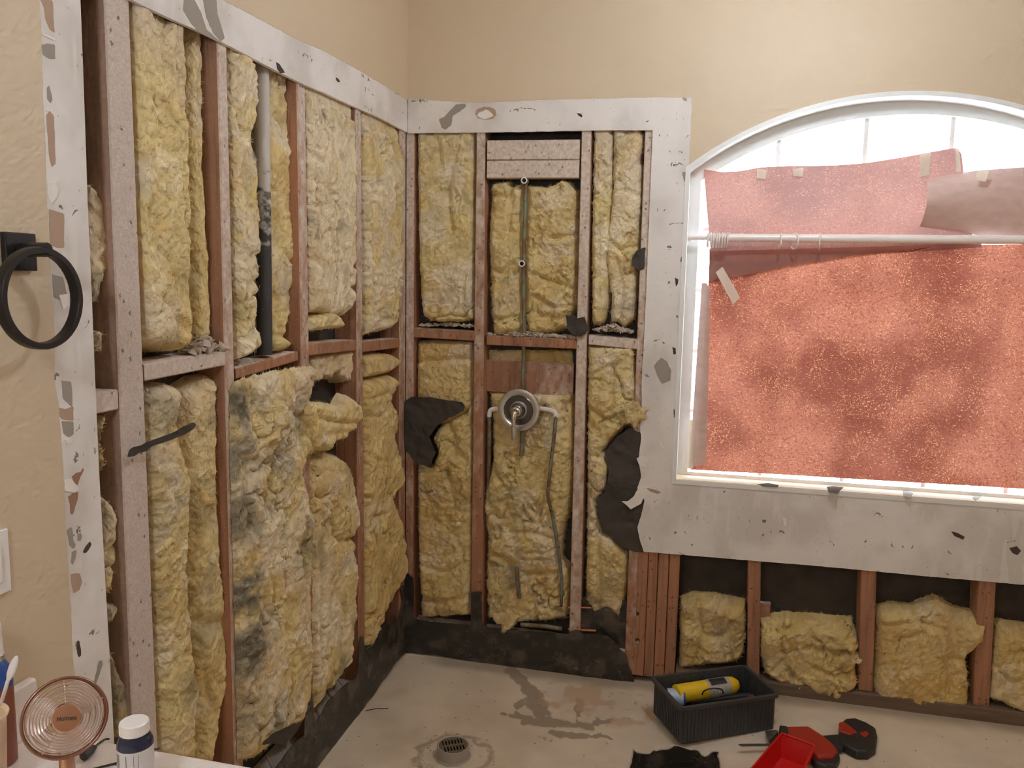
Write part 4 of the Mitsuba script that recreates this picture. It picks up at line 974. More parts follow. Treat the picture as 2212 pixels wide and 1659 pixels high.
# below the window
batt('folded insulation in the first under-window bay, beside the four-board post', 'back',
     D_(pts=[(1468, 1300), (1500, 1288), (1560, 1296), (1612, 1306), (1614, 1380), (1606, 1424), (1590, 1434), (1530, 1440), (1466, 1446)], d=-.020, r=.025, rt=.06, lump=.024, wr=.018, pale=.2, top=.0, ragged=.006, mustard=.35,
        bumps=[(1485, 1310, 24, .02), (1580, 1330, 40, .016), (1540, 1350, 30, -.02), (1480, 1370, 24, .014)], creases=[([(1506, 1300), (1520, 1370), (1500, 1430)], .010, .024), ([(1525, 1376), (1562, 1378), (1580, 1340)], .009, .024), ([(1570, 1320), (1555, 1370), (1560, 1420)], .010, .018)], dirt=[(1600, 1340, 20, .4), (1490, 1305, 16, .3)], wisps=130))
batt('sagging torn insulation in the second under-window bay, spilling over the plate', 'back',
     D_(pts=[(1642, 1346), (1700, 1338), (1780, 1344), (1846, 1350), (1858, 1386), (1862, 1402), (1856, 1410), (1873, 1424), (1866, 1438), (1850, 1442), (1858, 1480), (1848, 1496), (1832, 1502), (1838, 1530), (1830, 1545), (1808, 1548), (1788, 1536), (1796, 1516), (1740, 1500), (1690, 1488), (1650, 1460), (1640, 1420)], d=.004, back=-.09, r=.028, rt=.07, lump=.026, wr=.018, pale=.15, top=.0, ragged=.007, mustard=.3,
        bumps=[(1840, 1418, 24, .02), (1820, 1480, 30, .02), (1670, 1390, 30, .014), (1720, 1410, 40, -.016)], creases=[([(1688, 1380), (1690, 1430), (1670, 1450)], .009, .022), ([(1740, 1400), (1800, 1410), (1850, 1412)], .010, .022), ([(1760, 1440), (1800, 1460), (1840, 1450)], .010, .018), ([(1700, 1450), (1740, 1480)], .010, .018)], wisps=200))
batt('upright block of insulation with a torn top in the third under-window bay', 'back',
     D_(pts=[(1896, 1335), (1902, 1322), (1935, 1314), (1975, 1320), (2000, 1308), (2030, 1300), (2050, 1312), (2075, 1326), (2110, 1334), (2134, 1348), (2130, 1382), (2112, 1404), (2094, 1422), (2098, 1480), (2098, 1528), (2082, 1538), (1990, 1530), (1930, 1524), (1886, 1518), (1890, 1440)], d=.000, back=-.09, r=.028, rt=.05, lump=.016, wr=.012, pale=.05, top=.1, ragged=.007, mustard=.45,
        bumps=[(2110, 1370, 24, .02), (1960, 1480, 40, .008), (1912, 1468, 12, .01)], creases=[([(2060, 1340), (2050, 1380), (2048, 1500)], .012, .016), ([(2060, 1420), (2095, 1424)], .010, .016), ([(1910, 1350), (1990, 1345), (2040, 1360)], .010, .012)], wisps=180))
batt('insulation in the last under-window bay at the right edge', 'back',
     D_(pts=[(2152, 1352), (2240, 1362), (2330, 1370), (2330, 1562), (2240, 1556), (2175, 1530), (2130, 1512), (2142, 1440)], d=-.002, back=-.09, r=.03, rt=.06, lump=.02, wr=.012, pale=.2, top=.0, ragged=.006, mustard=.35,
        creases=[([(2150, 1440), (2180, 1475), (2230, 1460)], .010, .02), ([(2170, 1480), (2165, 1540)], .010, .016)], wisps=110))

# ------------------------------------------------------------------ lamps on the ceiling
for i, (p, r, rad) in enumerate(LAMPS):
    lamp = thing(['ceiling_light', 'wall_light'][i], ['white globe light on the ceiling in front of the shower', 'white globe light on the left wall over the vanity'][i], 'light')
    m = trimesh.creation.icosphere(3, r)
    m.apply_translation(p)
    obj('globe', m, 'white_plastic', lamp, emitter={'type': 'area', 'radiance': {'type': 'rgb', 'value': (LAMP_TINT * rad).tolist()}}, smooth=True)
    foot, dirn, gap = (np.array([p[0], p[1], CEIL]), (0, 0, -1), CEIL - p[2] - r) if i == 0 else (np.array([0.001, p[1], p[2]]), (1, 0, 0), p[0] - r)
    obj('base', lathe([(0, gap + .005), (.02, gap + .005), (.02, gap * .6), (.06, gap * .5), (.07, .0), (0, 0)], 24, frame_to(foot, dirn)), 'white_plastic', lamp, smooth=30)

# ------------------------------------------------------------------ felt scraps, liner
def thin(wall, pts, d, th=.0016, amp=.006, seed=0, res=.012, ragged=.004, sc=.06, plane=None, lift=None):
    """a thin crumpled sheet over a traced outline, with two sides"""
    pol = rag(poly_on(wall, d if plane is None else plane, pts), ragged, .006, seed, .02)
    pol = max(getattr(pol, 'geoms', [pol]), key=lambda g: g.area)
    v, f = trimesh.creation.triangulate_polygon(pol, engine='earcut')
    m = trimesh.Trimesh(np.c_[v, np.zeros(len(v))], f, process=False)
    for _ in range(7):
        if m.edges_unique_length.max() < res:
            break
        m = m.subdivide_to_size(res, max_iter=12) if _ == 0 else m
    v = np.array(m.vertices)
    h = d + amp * 2 * (meshkit.fbm(np.c_[v[:, :2] / sc, np.full(len(v), seed * 2.3)], 3, seed) - .5)
    if lift is not None:
        h = h + lift(v[:, 0], v[:, 1])
    n = len(v)
    # walls along the border
    e = np.sort(m.edges, axis=1)
    u, c = np.unique(e, axis=0, return_counts=True)
    be = {tuple(x) for x in u[c == 1]}
    side = []
    for a, b in m.edges:
        if tuple(sorted((a, b))) in be:
            side += [[a, a + n, b + n], [a, b + n, b]]
    V = np.vstack([place(wall, v[:, 0], v[:, 1], h), place(wall, v[:, 0], v[:, 1], h - th)])
    F = np.vstack([m.faces, m.faces[:, ::-1] + n, np.array(side)])
    return trimesh.Trimesh(V, F, process=False)


obj('felt_scrap', thin('back', [(874, 868), (890, 857), (926, 858), (999, 869), (1005, 880), (1003, 887), (969, 904), (946, 919), (928, 944), (941, 977), (930, 1008), (912, 1004), (895, 1000), (884, 980), (877, 976), (870, 920), (864, 906), (872, 896)], .004, amp=.006, seed=3),
    'felt', None, 'black felt flap hanging in the corner bay of the back wall', 'felt paper', smooth=40)
obj('felt_scrap', thin('back', [(1222, 681), (1240, 682), (1246, 688), (1262, 684), (1268, 700), (1274, 708), (1264, 722), (1252, 728), (1238, 724), (1226, 710)], .006, amp=.004, seed=5, ragged=.002),
    'felt', None, 'small grey-black felt scrap nailed to the pitted stud at block height', 'felt paper', smooth=40)
obj('felt_scrap', thin('back', [(1365, 556), (1376, 540), (1394, 534), (1392, 580), (1382, 584), (1364, 574)], -.008, amp=.004, seed=6, ragged=.003),
    'felt', None, 'small black felt corner sticking out beside the window drywall, upper one', 'felt paper', smooth=40)
obj('felt_scrap', thin('back', [(1360, 924), (1374, 930), (1386, 936), (1400, 950), (1396, 985), (1396, 1040), (1396, 1090), (1392, 1192), (1368, 1192), (1340, 1180), (1318, 1160), (1302, 1150), (1292, 1120), (1288, 1080), (1308, 1060), (1316, 1020), (1306, 978), (1328, 948), (1345, 935)], -.010, amp=.003, seed=8),
    'felt', None, 'large torn sheet of black felt exposed left of the drywall corner below the window', 'felt paper', smooth=40)
obj('felt_scrap', thin('left', [(548, 1606), (570, 1584), (596, 1572), (612, 1564), (634, 1560), (630, 1574), (618, 1590), (606, 1598), (604, 1612), (588, 1604), (570, 1604)], .072, amp=.004, seed=9, plane=.05),
    'felt', None, 'black felt tatter at the foot of the huge dirty batt', 'felt paper', smooth=40)
lin_top_l = [(860, 1268), (866, 1272), (872, 1300), (862, 1336), (850, 1350), (827, 1346), (814, 1382), (806, 1400), (795, 1404), (788, 1398), (784, 1372), (780, 1376), (776, 1400), (774, 1440), (771, 1462), (750, 1476), (733, 1492), (720, 1504), (708, 1514), (696, 1540), (684, 1562), (680, 1545), (675, 1497), (668, 1512), (664, 1534), (657, 1560), (656, 1588), (640, 1602), (627, 1618), (601, 1652), (585, 1672)]
lin_bot_l = [(660, 1700), (690, 1659), (735, 1594), (780, 1532), (830, 1464), (868, 1411), (878, 1405)]
obj('shower_liner', thin('left', lin_top_l + lin_bot_l + [(882, 1340), (880, 1262)], -.003, th=.002, amp=.006, seed=11, ragged=.003, lift=lambda s, t: .006 * np.clip(1 - t / .05, 0, 1)), 'liner', None, 'black shower pan liner along the foot of the left wall', 'shower pan liner', smooth=40)
lin_b = [(862, 1300), (864, 1244), (880, 1240), (893, 1248), (894, 1336), (930, 1344), (990, 1348), (1017, 1352), (1018, 1280), (1040, 1278), (1041, 1352), (1080, 1358), (1113, 1362), (1160, 1364), (1227, 1370), (1230, 1364), (1252, 1362), (1256, 1368), (1270, 1370), (1290, 1370), (1308, 1372), (1321, 1378), (1330, 1392), (1340, 1404), (1352, 1414), (1358, 1440), (1366, 1458), (1370, 1474), (1366, 1483), (1300, 1475), (1250, 1466), (1180, 1452), (1100, 1440), (1000, 1424), (930, 1414), (868, 1408)]
obj('shower_liner', thin('back', lin_b, -.002, th=.002, amp=.006, seed=12, ragged=.003), 'liner', None, 'black shower pan liner along the foot of the back wall', 'shower pan liner', smooth=40)
obj('liner_patch', thin('back', [(1256, 1290), (1280, 1284), (1300, 1300), (1320, 1290), (1334, 1298), (1352, 1296), (1360, 1330), (1362, 1400), (1352, 1420), (1320, 1380), (1290, 1374), (1256, 1372)], -.030, th=.002, amp=.012, seed=14, ragged=.004), 'liner', None, 'crumpled black sheet behind the bare copper stubs in the bay beside the four-board post', 'felt paper', smooth=40)
obj('felt_scrap', thin('left', [(281, 974), (286, 966), (300, 962), (316, 952), (336, 942), (356, 932), (372, 918), (384, 910), (390, 914), (386, 924), (376, 934), (356, 946), (338, 955), (318, 964), (310, 974), (298, 978), (288, 986), (278, 988)], .015, amp=.006, seed=15, ragged=.001, lift=lambda s, t: .05 * np.clip((s + 1.66) / .2, 0, 1)),
    'felt', None, 'curved black strip poking out from the wide crusted stud over the grey-green rolls', 'felt strip', smooth=40)

# mortar chips lying on the blocks
def debris(wall, u0, v0, u1, v1, n, label, seed, size=.006, d0=-.055, heap=.012):
    rng = np.random.default_rng(seed)
    p0, p1 = on_wall(wall, FACE, u0, v0), on_wall(wall, FACE, u1, v1)
    parts = []
    for _ in range(n):
        f = np.clip(rng.normal(.5, .28), 0.03, .97)
        sz = size * rng.uniform(.4, 1.5)
        q = p0 + (p1 - p0) * f
        d = rng.uniform(d0, FACE - .003)
        c = place(wall, q[0], q[1] + sz * .3 + heap * rng.uniform(0, 1) * (1 - abs(2 * f - 1)) ** 1.2, d)
        pts = rng.normal(0, 1, (9, 3)) * sz * [.7, .7, .45]
        m = trimesh.convex.convex_hull(pts)
        m.apply_translation(c)
        parts.append(m)
    obj('mortar_chips', trimesh.util.concatenate(parts), 'debris', None, label, 'debris', None, 'stuff')


debris('left', 425, 762, 484, 757, 110, 'heap of mortar chips on the plaster-spattered block', 1, .010, heap=.030)
debris('left', 530, 792, 652, 764, 40, 'few mortar crumbs on the clean brown block', 2, .004, heap=.004)
debris('back', 906, 705, 1024, 706, 90, 'mortar chips scattered on the block next to the corner', 3, .007, heap=.014)
debris('back', 1050, 724, 1242, 732, 200, 'mortar chips scattered on the block below the shower pipe', 4, .008, heap=.018)
debris('back', 1285, 714, 1365, 720, 130, 'heap of mortar chips on the pale dusty block', 5, .008, heap=.026)

# ------------------------------------------------------------------ pipes
def bp(u, v, d):
    q = on_wall('back', d, u, v)
    return place('back', q[0], q[1], d)


vp = lambda u, v: (lambda q: place('left', q[0], q[1], -.048))(on_wall('left', -.048, u, v))
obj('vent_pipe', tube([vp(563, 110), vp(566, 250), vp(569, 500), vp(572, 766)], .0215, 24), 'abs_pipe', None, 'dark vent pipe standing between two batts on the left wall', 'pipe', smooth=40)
pp = thing('shower_pipe', 'verdigris copper shower pipe with two open elbows, rising from the valve', 'pipe')
PD = -.024
a0, a1, a2, a3 = bp(1136, 392, PD), bp(1131, 570, PD), bp(1132, 730, PD), bp(1129, 850, PD)
obj('riser', tube([a0, a1, a2, a3], .0080, 16), 'copper', pp, smooth=40)
for i, (a, u, v) in enumerate(((a0, 1133, 393), (a1, 1129, 571))):
    e = a + np.array([0, -.032, 0])
    el = obj('elbow', tube([a + [0, .004, 0], a + [0, -.004, 0], e], .0118, 18, caps=False), 'copper', pp, smooth=40)
    obj('rim', torus(.0104, .0026, frame_to(e, [0, -1, 0])), 'torn_white', el, smooth=True)
    obj('bore', lathe([(0, 0), (.0095, 0), (.0095, -.004), (0, -.004)], 18, frame_to(e - [0, .0 - .001, 0], [0, -1, 0])), 'black_hole', el)
for u, v in ((1130, 801), (1130, 838)):
    c = bp(u, v, PD)
    obj('clamp', rbox(.028, .014, .005, .0015, shift(*c)), 'copper', pp)
vl = thing('shower_valve', 'round clear and chrome shower valve trim with a lever handle', 'shower valve')
c = bp(1120, 886, .022)
MV = frame_to(c, [-.02, -1, .04], (1, 0, 0))
obj('escutcheon', lathe([(0, -.004), (.052, -.004), (.060, .000), (.072, .003), (.083, .001), (.085, -.004), (.083, -.008), (.060, -.010), (0, -.012)], 64, MV), 'acrylic', vl, smooth=50, label='clear round plate')
obj('escutcheon_rim', torus(.0800, .0032, MV @ shift(0, 0, -.002), 64, 10), 'chrome', vl, smooth=True)
mat('smoke_chrome', 96, 95, 94, 0.16, 0.9)
obj('dark_band', lathe([(.036, .0022), (.054, .0016), (.0575, .0026), (.0600, .0006)], 56, MV), 'smoke_chrome', vl, smooth=50, label='darker mirror band around the dial')
obj('dial', lathe([(.0, .006), (.034, .006), (.037, .003), (.037, -.003)], 40, MV), 'steel', vl, smooth=50)
obj('hub', lathe([(.030, .004), (.030, .012), (.026, .022), (.022, .040), (.018, .050), (.010, .056), (0, .058)], 40, MV), 'chrome', vl, smooth=50)
hb = c + np.array([0, -.055, 0])
hd = obj('handle', tube(smooth_path([hb + [0, .006, 0], hb + [-.001, -.012, -.006], hb + [-.002, -.018, -.030], hb + [-.002, -.016, -.062], hb + [-.002, -.010, -.088]], 20), np.interp(np.linspace(0, 1, 20), [0, .3, .5, 1], [.014, .010, .0075, .010]), 18), 'chrome', vl, smooth=60)
obj('handle_tip', tube(smooth_path([hb + [-.002, -.016, -.055], hb + [-.002, -.010, -.090], hb + [-.002, -.004, -.105]], 10), .0112, 16), 'acrylic', vl, smooth=60)
obj('valve_body', tube([bp(1122, 886, -.050), bp(1121, 886, .008)], .030, 24), 'copper', vl, smooth=40)
sup = thing('supply_pipe', 'dirty left supply pipe of the shower valve, going down beside the stud', 'pipe')
obj('elbow', tube(smooth_path([bp(1086, 884, -.028), bp(1064, 884, -.028), bp(1058, 889, -.028), bp(1057, 900, -.028)], 14), .0095, 14), 'torn_white', sup, smooth=50)
obj('drop', tube([bp(1057, 896, -.028), bp(1057, 960, -.030), bp(1055, 1060, -.045)], .0085, 14), 'copper', sup, smooth=50)
sup = thing('supply_pipe', 'bent dirty right supply pipe of the shower valve, winding down over the batt', 'pipe')
obj('elbow', tube(smooth_path([bp(1160, 882, -.028), bp(1188, 886, -.026), bp(1198, 890, -.024), bp(1201, 902, -.022)], 14), .0095, 14), 'torn_white', sup, smooth=50)
obj('drop', tube(smooth_path([bp(1201, 898, -.020), bp(1196, 950, -.006), bp(1190, 1000, .004), bp(1186, 1040, .006), bp(1183, 1064, .006), bp(1190, 1100, .004), bp(1198, 1140, .0), bp(1205, 1180, -.006), bp(1210, 1220, -.012), bp(1213, 1260, -.016), bp(1212, 1310, -.020)], 50), .0068, 12), 'copper', sup, smooth=60)
obj('spout_pipe', tube([bp(1127, 925, -.020), bp(1128, 960, -.018), bp(1127, 984, -.014)], [.0085, .0085, .0105], 16), 'copper', None, 'short dirty pipe stub hanging below the shower valve', 'pipe', smooth=50)
obj('spout_pipe', tube([bp(1116, 1225, .002), bp(1118, 1258, .006), bp(1122, 1292, .004)], .0085, 16), 'copper', None, 'short upright pipe stub low in the valve bay, half buried in insulation', 'pipe', smooth=50)
obj('spout_pipe', tube([bp(1228, 1312, -.022), bp(1256, 1312, -.022), bp(1278, 1313, -.020)], .0045, 14), 'copper_bright', None, 'upper of two bare copper stubs crossing the pitted stud near the floor', 'pipe', smooth=50)
obj('spout_pipe', tube([bp(1228, 1359, -.020), bp(1256, 1361, -.016), bp(1288, 1362, -.012)], .0058, 14), 'copper_bright', None, 'lower of two bare copper stubs crossing the pitted stud near the floor', 'pipe', smooth=50)
obj('spout_pipe', tube([bp(1125, 1349, .006), bp(1180, 1353, .006), bp(1214, 1358, .006)], .0085, 16), 'copper', None, 'dirty horizontal pipe lying on the black liner in the valve bay', 'pipe', smooth=50)

# ------------------------------------------------------------------ things on the left wall
tr = thing('towel_ring', 'black towel ring on a square plate on the left wall', 'towel ring')
yc, zc = -1.9115, 1.627
obj('plate', rbox(.012, .066, .066, .002, shift(.0065, yc, zc)), 'bronze_black', tr, smooth=40)
obj('post', tube([(.010, yc, zc + .004), (.066, yc, zc + .004)], .0125, 20), 'bronze_black', tr, smooth=40)
prof = np.array([(-.0045, -.010), (.0045, -.010), (.0060, -.007), (.0060, .007), (.0045, .010), (-.0045, .010), (-.006, .007), (-.006, -.007)])
n = 72
v, f = [], []
for i in range(n):
    a = 2 * math.pi * i / n
    for pr in prof:
        R = .083 + pr[0]
        v.append([.060 + pr[1], -1.926 + R * math.cos(a), 1.547 + R * math.sin(a)])
for i in range(n):
    for j in range(8):
        q = [i * 8 + j, ((i + 1) % n) * 8 + j, ((i + 1) % n) * 8 + (j + 1) % 8, i * 8 + (j + 1) % 8]
        f += [[q[0], q[1], q[2]], [q[0], q[2], q[3]]]
obj('ring', trimesh.Trimesh(np.array(v), np.array(f), process=False), 'bronze_black', tr, smooth=50)
sw = thing('switch_plate', 'white switch plate on the left wall at the edge of the picture', 'switch plate')
obj('plate', rbox(.006, .074, .114, .002, shift(.0032, -2.006, 1.086)), 'white_plastic', sw, smooth=40)
obj('rocker', rbox(.006, .033, .066, .0015, shift(.0075, -2.006, 1.086)), 'white_paint', sw, smooth=40)

# ------------------------------------------------------------------ vanity counter and what stands on it
CT = .75
ct = thing('vanity_counter', 'white vanity counter with a low backsplash', 'counter')
obj('top', rbox(.49, 1.6, .032, .014, shift(.002 + .245, -1.934 - .8, CT - .016), 16), 'counter', ct, smooth=50)
obj('backsplash', rbox(.020, 1.59, .104, .006, shift(.0115, -1.940 - .795, CT + .051), 16), 'counter', ct, smooth=50)
obj('cabinet', slab(.02, .45, -3.5, -1.97, floor_z(.2, -2.5) + .001, CT - .033), 'white_paint', ct)

fan = thing('desk_fan', 'small copper-coloured desk fan with a round wire guard on the white counter', 'fan')
fc = at_depth(1.30, 141, 1550)
fdir = (CAM - fc) / np.linalg.norm(CAM - fc)
fdir = fdir + np.array([.02, .10, -.10])
MF = frame_to(fc, fdir, (1, 1, 0))
FR = .0605
dome = lambda r: .020 * (1 - (r / FR) ** 2) ** .8
for r in (.024, .0284, .0328, .0372, .0416, .046, .0504, .0548):
    obj('guard_wire', torus(r, .00085, MF @ shift(0, 0, dome(r)), 56, 6), 'rose_wire', fan, smooth=True)
obj('rim', torus(FR, .0026, MF, 72, 10), 'rose_brown', fan, smooth=True)
obj('rim', torus(FR - .001, .0022, MF @ shift(0, 0, -.022), 72, 8), 'rose_brown', fan, smooth=True)
for k in range(5):
    a = 2 * math.pi * k / 5 + .3
    q = [np.array([r * math.cos(a), r * math.sin(a), dome(r) - .0012]) for r in np.linspace(.018, FR, 10)]
    q = [(MF @ np.r_[x, 1])[:3] for x in q]
    obj('guard_spoke', tube(q, .0010, 8), 'rose_wire', fan, smooth=50)
    q2 = [(MF @ np.array([FR * math.cos(a), FR * math.sin(a), z, 1]))[:3] for z in (0, -.022)]
    obj('guard_post', tube(q2, .0012, 8), 'rose_wire', fan, smooth=50)
for r in (.02, .030, .040, .048, .055):
    obj('rear_wire', torus(r, .0008, MF @ shift(0, 0, -.022 - .018 * (1 - (r / FR) ** 2)), 48, 6), 'rose_wire', fan, smooth=True)
hubk = obj('badge', lathe([(0, .0245), (.0195, .0235), (.0212, .0215), (.0212, .0165), (0, .0165)], 48, MF), 'rose_gold', fan, smooth=40)
tm = meshkit.text_mesh('Holmes', .0058, .0006, True)
tm.apply_translation([-(tm.bounds[0][0] + tm.bounds[1][0]) / 2, -.0029, .0244])
# lettering runs along the picture's horizontal
ux = RIGHT - MF[:3, 2] * np.dot(RIGHT, MF[:3, 2])
MT = frame_to(fc, fdir, ux + UP * .06)
tm.apply_transform(MT)
obj('lettering', tm, 'dark_plastic', hubk)
for k in range(3):
    a0 = 2 * math.pi * k / 3 + .5
    rr, aa = np.meshgrid(np.linspace(.012, .055, 10), np.linspace(-.5, .5, 8), indexing='ij')
    wid = np.sin(np.pi * np.clip((rr - .006) / .055, 0, 1)) ** .5
    ang_ = a0 + aa * wid * 1.5 + (rr - .012) * 8
    v = np.stack([rr * np.cos(ang_), rr * np.sin(ang_), -.010 + aa * .018 * wid], -1).reshape(-1, 3)
    i = np.arange(80).reshape(10, 8)
    f = np.stack([i[:-1, :-1], i[1:, :-1], i[1:, 1:], i[:-1, 1:]], -1).reshape(-1, 4)
    v = np.vstack([v, v + [0, 0, -.0012]])
    f = np.vstack([f, f[:, ::-1] + 80])
    m = trimesh.Trimesh(v, np.vstack([f[:, [0, 1, 2]], f[:, [0, 2, 3]]]), process=False)
    m.apply_transform(MF)
    obj('blade', m, 'fan_blade', fan, smooth=True)
obj('motor', lathe([(0, -.052), (.014, -.052), (.019, -.047), (.020, -.024), (.016, -.016), (.006, -.014), (.005, .016)], 32, MF), 'rose_gold', fan, smooth=40)
fb = np.array([fc[0], fc[1], CT])
st0 = (MF @ np.array([0, 0, -.038, 1]))[:3]
obj('neck', tube(smooth_path([st0, st0 * .5 + np.array([fb[0], fb[1], CT + .06]) * .5 + [-.004, .004, 0], [fb[0] - .006, fb[1] + .004, CT + .012]], 16), np.linspace(.009, .013, 16), 20), 'rose_gold', fan, smooth=50)
obj('base', lathe([(0, .022), (.012, .021), (.022, .016), (.040, .008), (.046, .004), (.046, .0005), (0, .0005)], 48, shift(fb[0] - .006, fb[1] + .004, CT)), 'rose_gold', fan, smooth=40)
cd = [at_depth(1.24, 184, 1640), on_z(CT + .004, 205, 1622), on_z(CT + .003, 228, 1598)]
obj('plug_body', tube(smooth_path([on_z(CT + .010, 180, 1634), on_z(CT + .010, 196, 1620), on_z(CT + .006, 206, 1614)], 10), np.r_[np.linspace(.008, .008, 6), np.linspace(.007, .003, 4)], 14), 'dark_plastic', fan, smooth=50)
obj('cord', tube(smooth_path([on_z(CT + .004, 203, 1616), on_z(CT + .0035, 216, 1604), on_z(CT + .003, 228, 1597), on_z(CT + .003, 236, 1596.5)], 20), .0018, 8), 'dark_plastic', fan, smooth=50)
obj('cord', tube(smooth_path([on_z(CT + .0022, 190, 1664), on_z(CT + .0022, 225, 1655), on_z(CT + .0022, 256, 1647), on_z(CT + .0022, 300, 1628), on_z(CT + .0022, 345, 1617)], 30), .0018, 8), 'dark_plastic', fan, smooth=50)

bt = thing('pill_bottle', 'navy pill bottle with a white screw cap on the white counter', 'bottle')
bc = at_depth(1.30, 290, 1562)
bx, by = bc[0], bc[1]
H = bc[2] + .004 - CT
Rb = .0272
MB_ = shift(bx, by, CT)
obj('body', lathe([(0, .0008), (Rb - .002, .0008), (Rb, .003), (Rb, H - .034), (Rb - .003, H - .027), (.0215, H - .021), (.0215, H - .016), (0, H - .016)], 48, MB_), 'navy_plastic', bt, smooth=40)
obj('label', lathe([(Rb + .0004, .006), (Rb + .0004, H - .040)], 48, MB_), 'label_white', bt, smooth=True)
for k, (an, w_) in enumerate(((-2.15, .0008), (-2.02, .0012), (-1.92, .0006), (-1.42, .0010), (-1.0, .0006), (-.75, .0006))):
    p0 = np.array([bx + (Rb + .0006) * math.cos(an), by + (Rb + .0006) * math.sin(an), CT + (.006 + H - .040) / 2])
    obj('printed_line', rbox(w_, .0005, H - .056, .0002, shift(*p0) @ rotz(an + math.pi / 2), 6), 'label_ink', bt)
cp = obj('cap', lathe([(0, H), (.0205, H), (.0222, H - .0015), (.0228, H - .004), (.0228, H - .018), (.0215, H - .019), (0, H - .019)], 56, MB_), 'white_plastic', bt, smooth=35)

cup = thing('tooth_cup', 'cream cup with toothbrushes at the left edge of the counter', 'cup')
q = at_depth(1.27, -50, 1545)
Hc = q[2] - CT
obj('body', lathe([(0, .001), (.030, .001), (.033, .004), (.0395, Hc - .003), (.0425, Hc), (.0435, Hc - .002), (.042, Hc - .006), (.038, Hc - .006), (.0325, .006), (0, .006)], 56, shift(q[0], q[1], CT)), 'cream_cup', cup, smooth=40)
tb = thing('toothbrush', 'white toothbrush leaning in the cream cup', 'toothbrush')
t0, t1, t2 = at_depth(1.31, -2, 1530), at_depth(1.30, 14, 1480), at_depth(1.30, 31, 1432)
obj('handle', tube(smooth_path([t0 + (t0 - t1) * .9, t0, t1, t1 * .6 + t2 * .4], 20), .0030, 12), 'white_plastic', tb, smooth=50)
hq = (t2 - t1) / np.linalg.norm(t2 - t1)
m = trimesh.creation.icosphere(3, 1)
m.apply_scale([.0065, .0042, .022])
m.apply_transform(frame_to(t1 * .25 + t2 * .75, hq, RIGHT))
obj('head', m, 'white_plastic', tb, smooth=True)
tb = thing('toothbrush', 'green toothbrush end in the cream cup', 'toothbrush')
g0, g1 = at_depth(1.34, -14, 1575), at_depth(1.34, 0, 1522)
obj('handle', tube([g0 + (g0 - g1) * .4, g0, g1], .0058, 14), 'green_plastic', tb, smooth=50)
bl = thing('mouthwash_bottle', 'blue and white bottle at the far left edge of the counter', 'bottle')
q = at_depth(1.38, -14, 1450)
ZB = CT
zz = lambda v: at_depth(1.38, -14, v)[2] - ZB
bh = [(0, .0008), (.026, .0008), (.028, .003), (.028, zz(1500)), (.0275, zz(1478))]
obj('body', lathe(bh + [(0, zz(1478))], 40, shift(q[0], q[1], ZB)), 'cap_brown', bl, smooth=40)
obj('shoulder', lathe([(.0278, zz(1482)), (.0270, zz(1450)), (.020, zz(1432)), (.016, zz(1424)), (0, zz(1424))], 40, shift(q[0], q[1], ZB)), 'blue_plastic', bl, smooth=40)
obj('collar', lathe([(.0185, zz(1424)), (.0190, zz(1412)), (0, zz(1412))], 40, shift(q[0], q[1], ZB)), 'chrome', bl, smooth=40)
obj('pump', lathe([(.0165, zz(1412)), (.0155, zz(1370)), (.0148, zz(1345)), (.012, zz(1334)), (0, zz(1332))], 40, shift(q[0], q[1], ZB)), 'white_plastic', bl, smooth=40)

# ------------------------------------------------------------------ things on the floor
# drain
dq = on_z(.03, 979, 1611)
dz = float(floor_z(dq[0], dq[1]))
dn = thing('floor_drain', 'grey round floor drain with slotted strainer standing proud of the mortar', 'drain')
RD = .055
grid = m3.Manifold.cylinder(.006, RD - .006, RD - .006, 48)
cut = m3.Manifold()
for j in range(-4, 5):
    for k in (-1, 1):
        if (abs(j) * .0095) ** 2 + .030 ** 2 < (RD - .012) ** 2:
            cut += m3.Manifold.cube([.0055, .026 if abs(j) < 4 else .018, .02], True).translate([j * .0105, k * .019, 0])
M = shift(dq[0], dq[1], dz + .034) @ rotz(.5)
g = to_tm(grid - cut)
g.apply_transform(M)
obj('strainer', g, 'steel', dn)
obj('collar', lathe([(RD - .006, .0065), (RD - .002, .0085), (RD, .006), (RD, -.030), (RD + .005, -.032), (RD + .005, -.036), (RD - .007, -.036), (RD - .007, .002), (RD - .006, .0065)], 56, M), 'torn_grey', dn, smooth=40)
obj('well', lathe([(0, -.004), (RD - .008, -.004)], 30, M), 'black_hole', dn)

# tote
TZ = .165
c0, c1, c2, c3 = (on_z(TZ, *q) for q in ((1406, 1461), (1465, 1531), (1688, 1502), (1611, 1433)))
ex = (c2 - c1 + c3 - c0) / 2
ey = (c0 - c1 + c3 - c2) / 2
lx, ly = np.linalg.norm(ex), np.linalg.norm(ey)
ex /= lx
ctr = (c0 + c1 + c2 + c3) / 4
MTt = np.eye(4)
MTt[:3, 0] = ex
MTt[:3, 1] = np.cross([0, 0, 1], ex)
MTt[:3, 2] = [0, 0, 1]
tz0 = float(max(floor_z(p[0], p[1]) for p in (c0, c1, c2, c3))) + .001
MTt[:3, 3] = [ctr[0], ctr[1], tz0]
hh = TZ - tz0
lx, ly = lx - .004, ly - .004
tote = thing('tool_tote', 'dark grey ribbed plastic tote holding a yellow gas cylinder on the mortar floor', 'tote')


def rr_poly(a, b, r):
    return sbox(-a + r, -b + r, a - r, b - r).buffer(r, quad_segs=6)


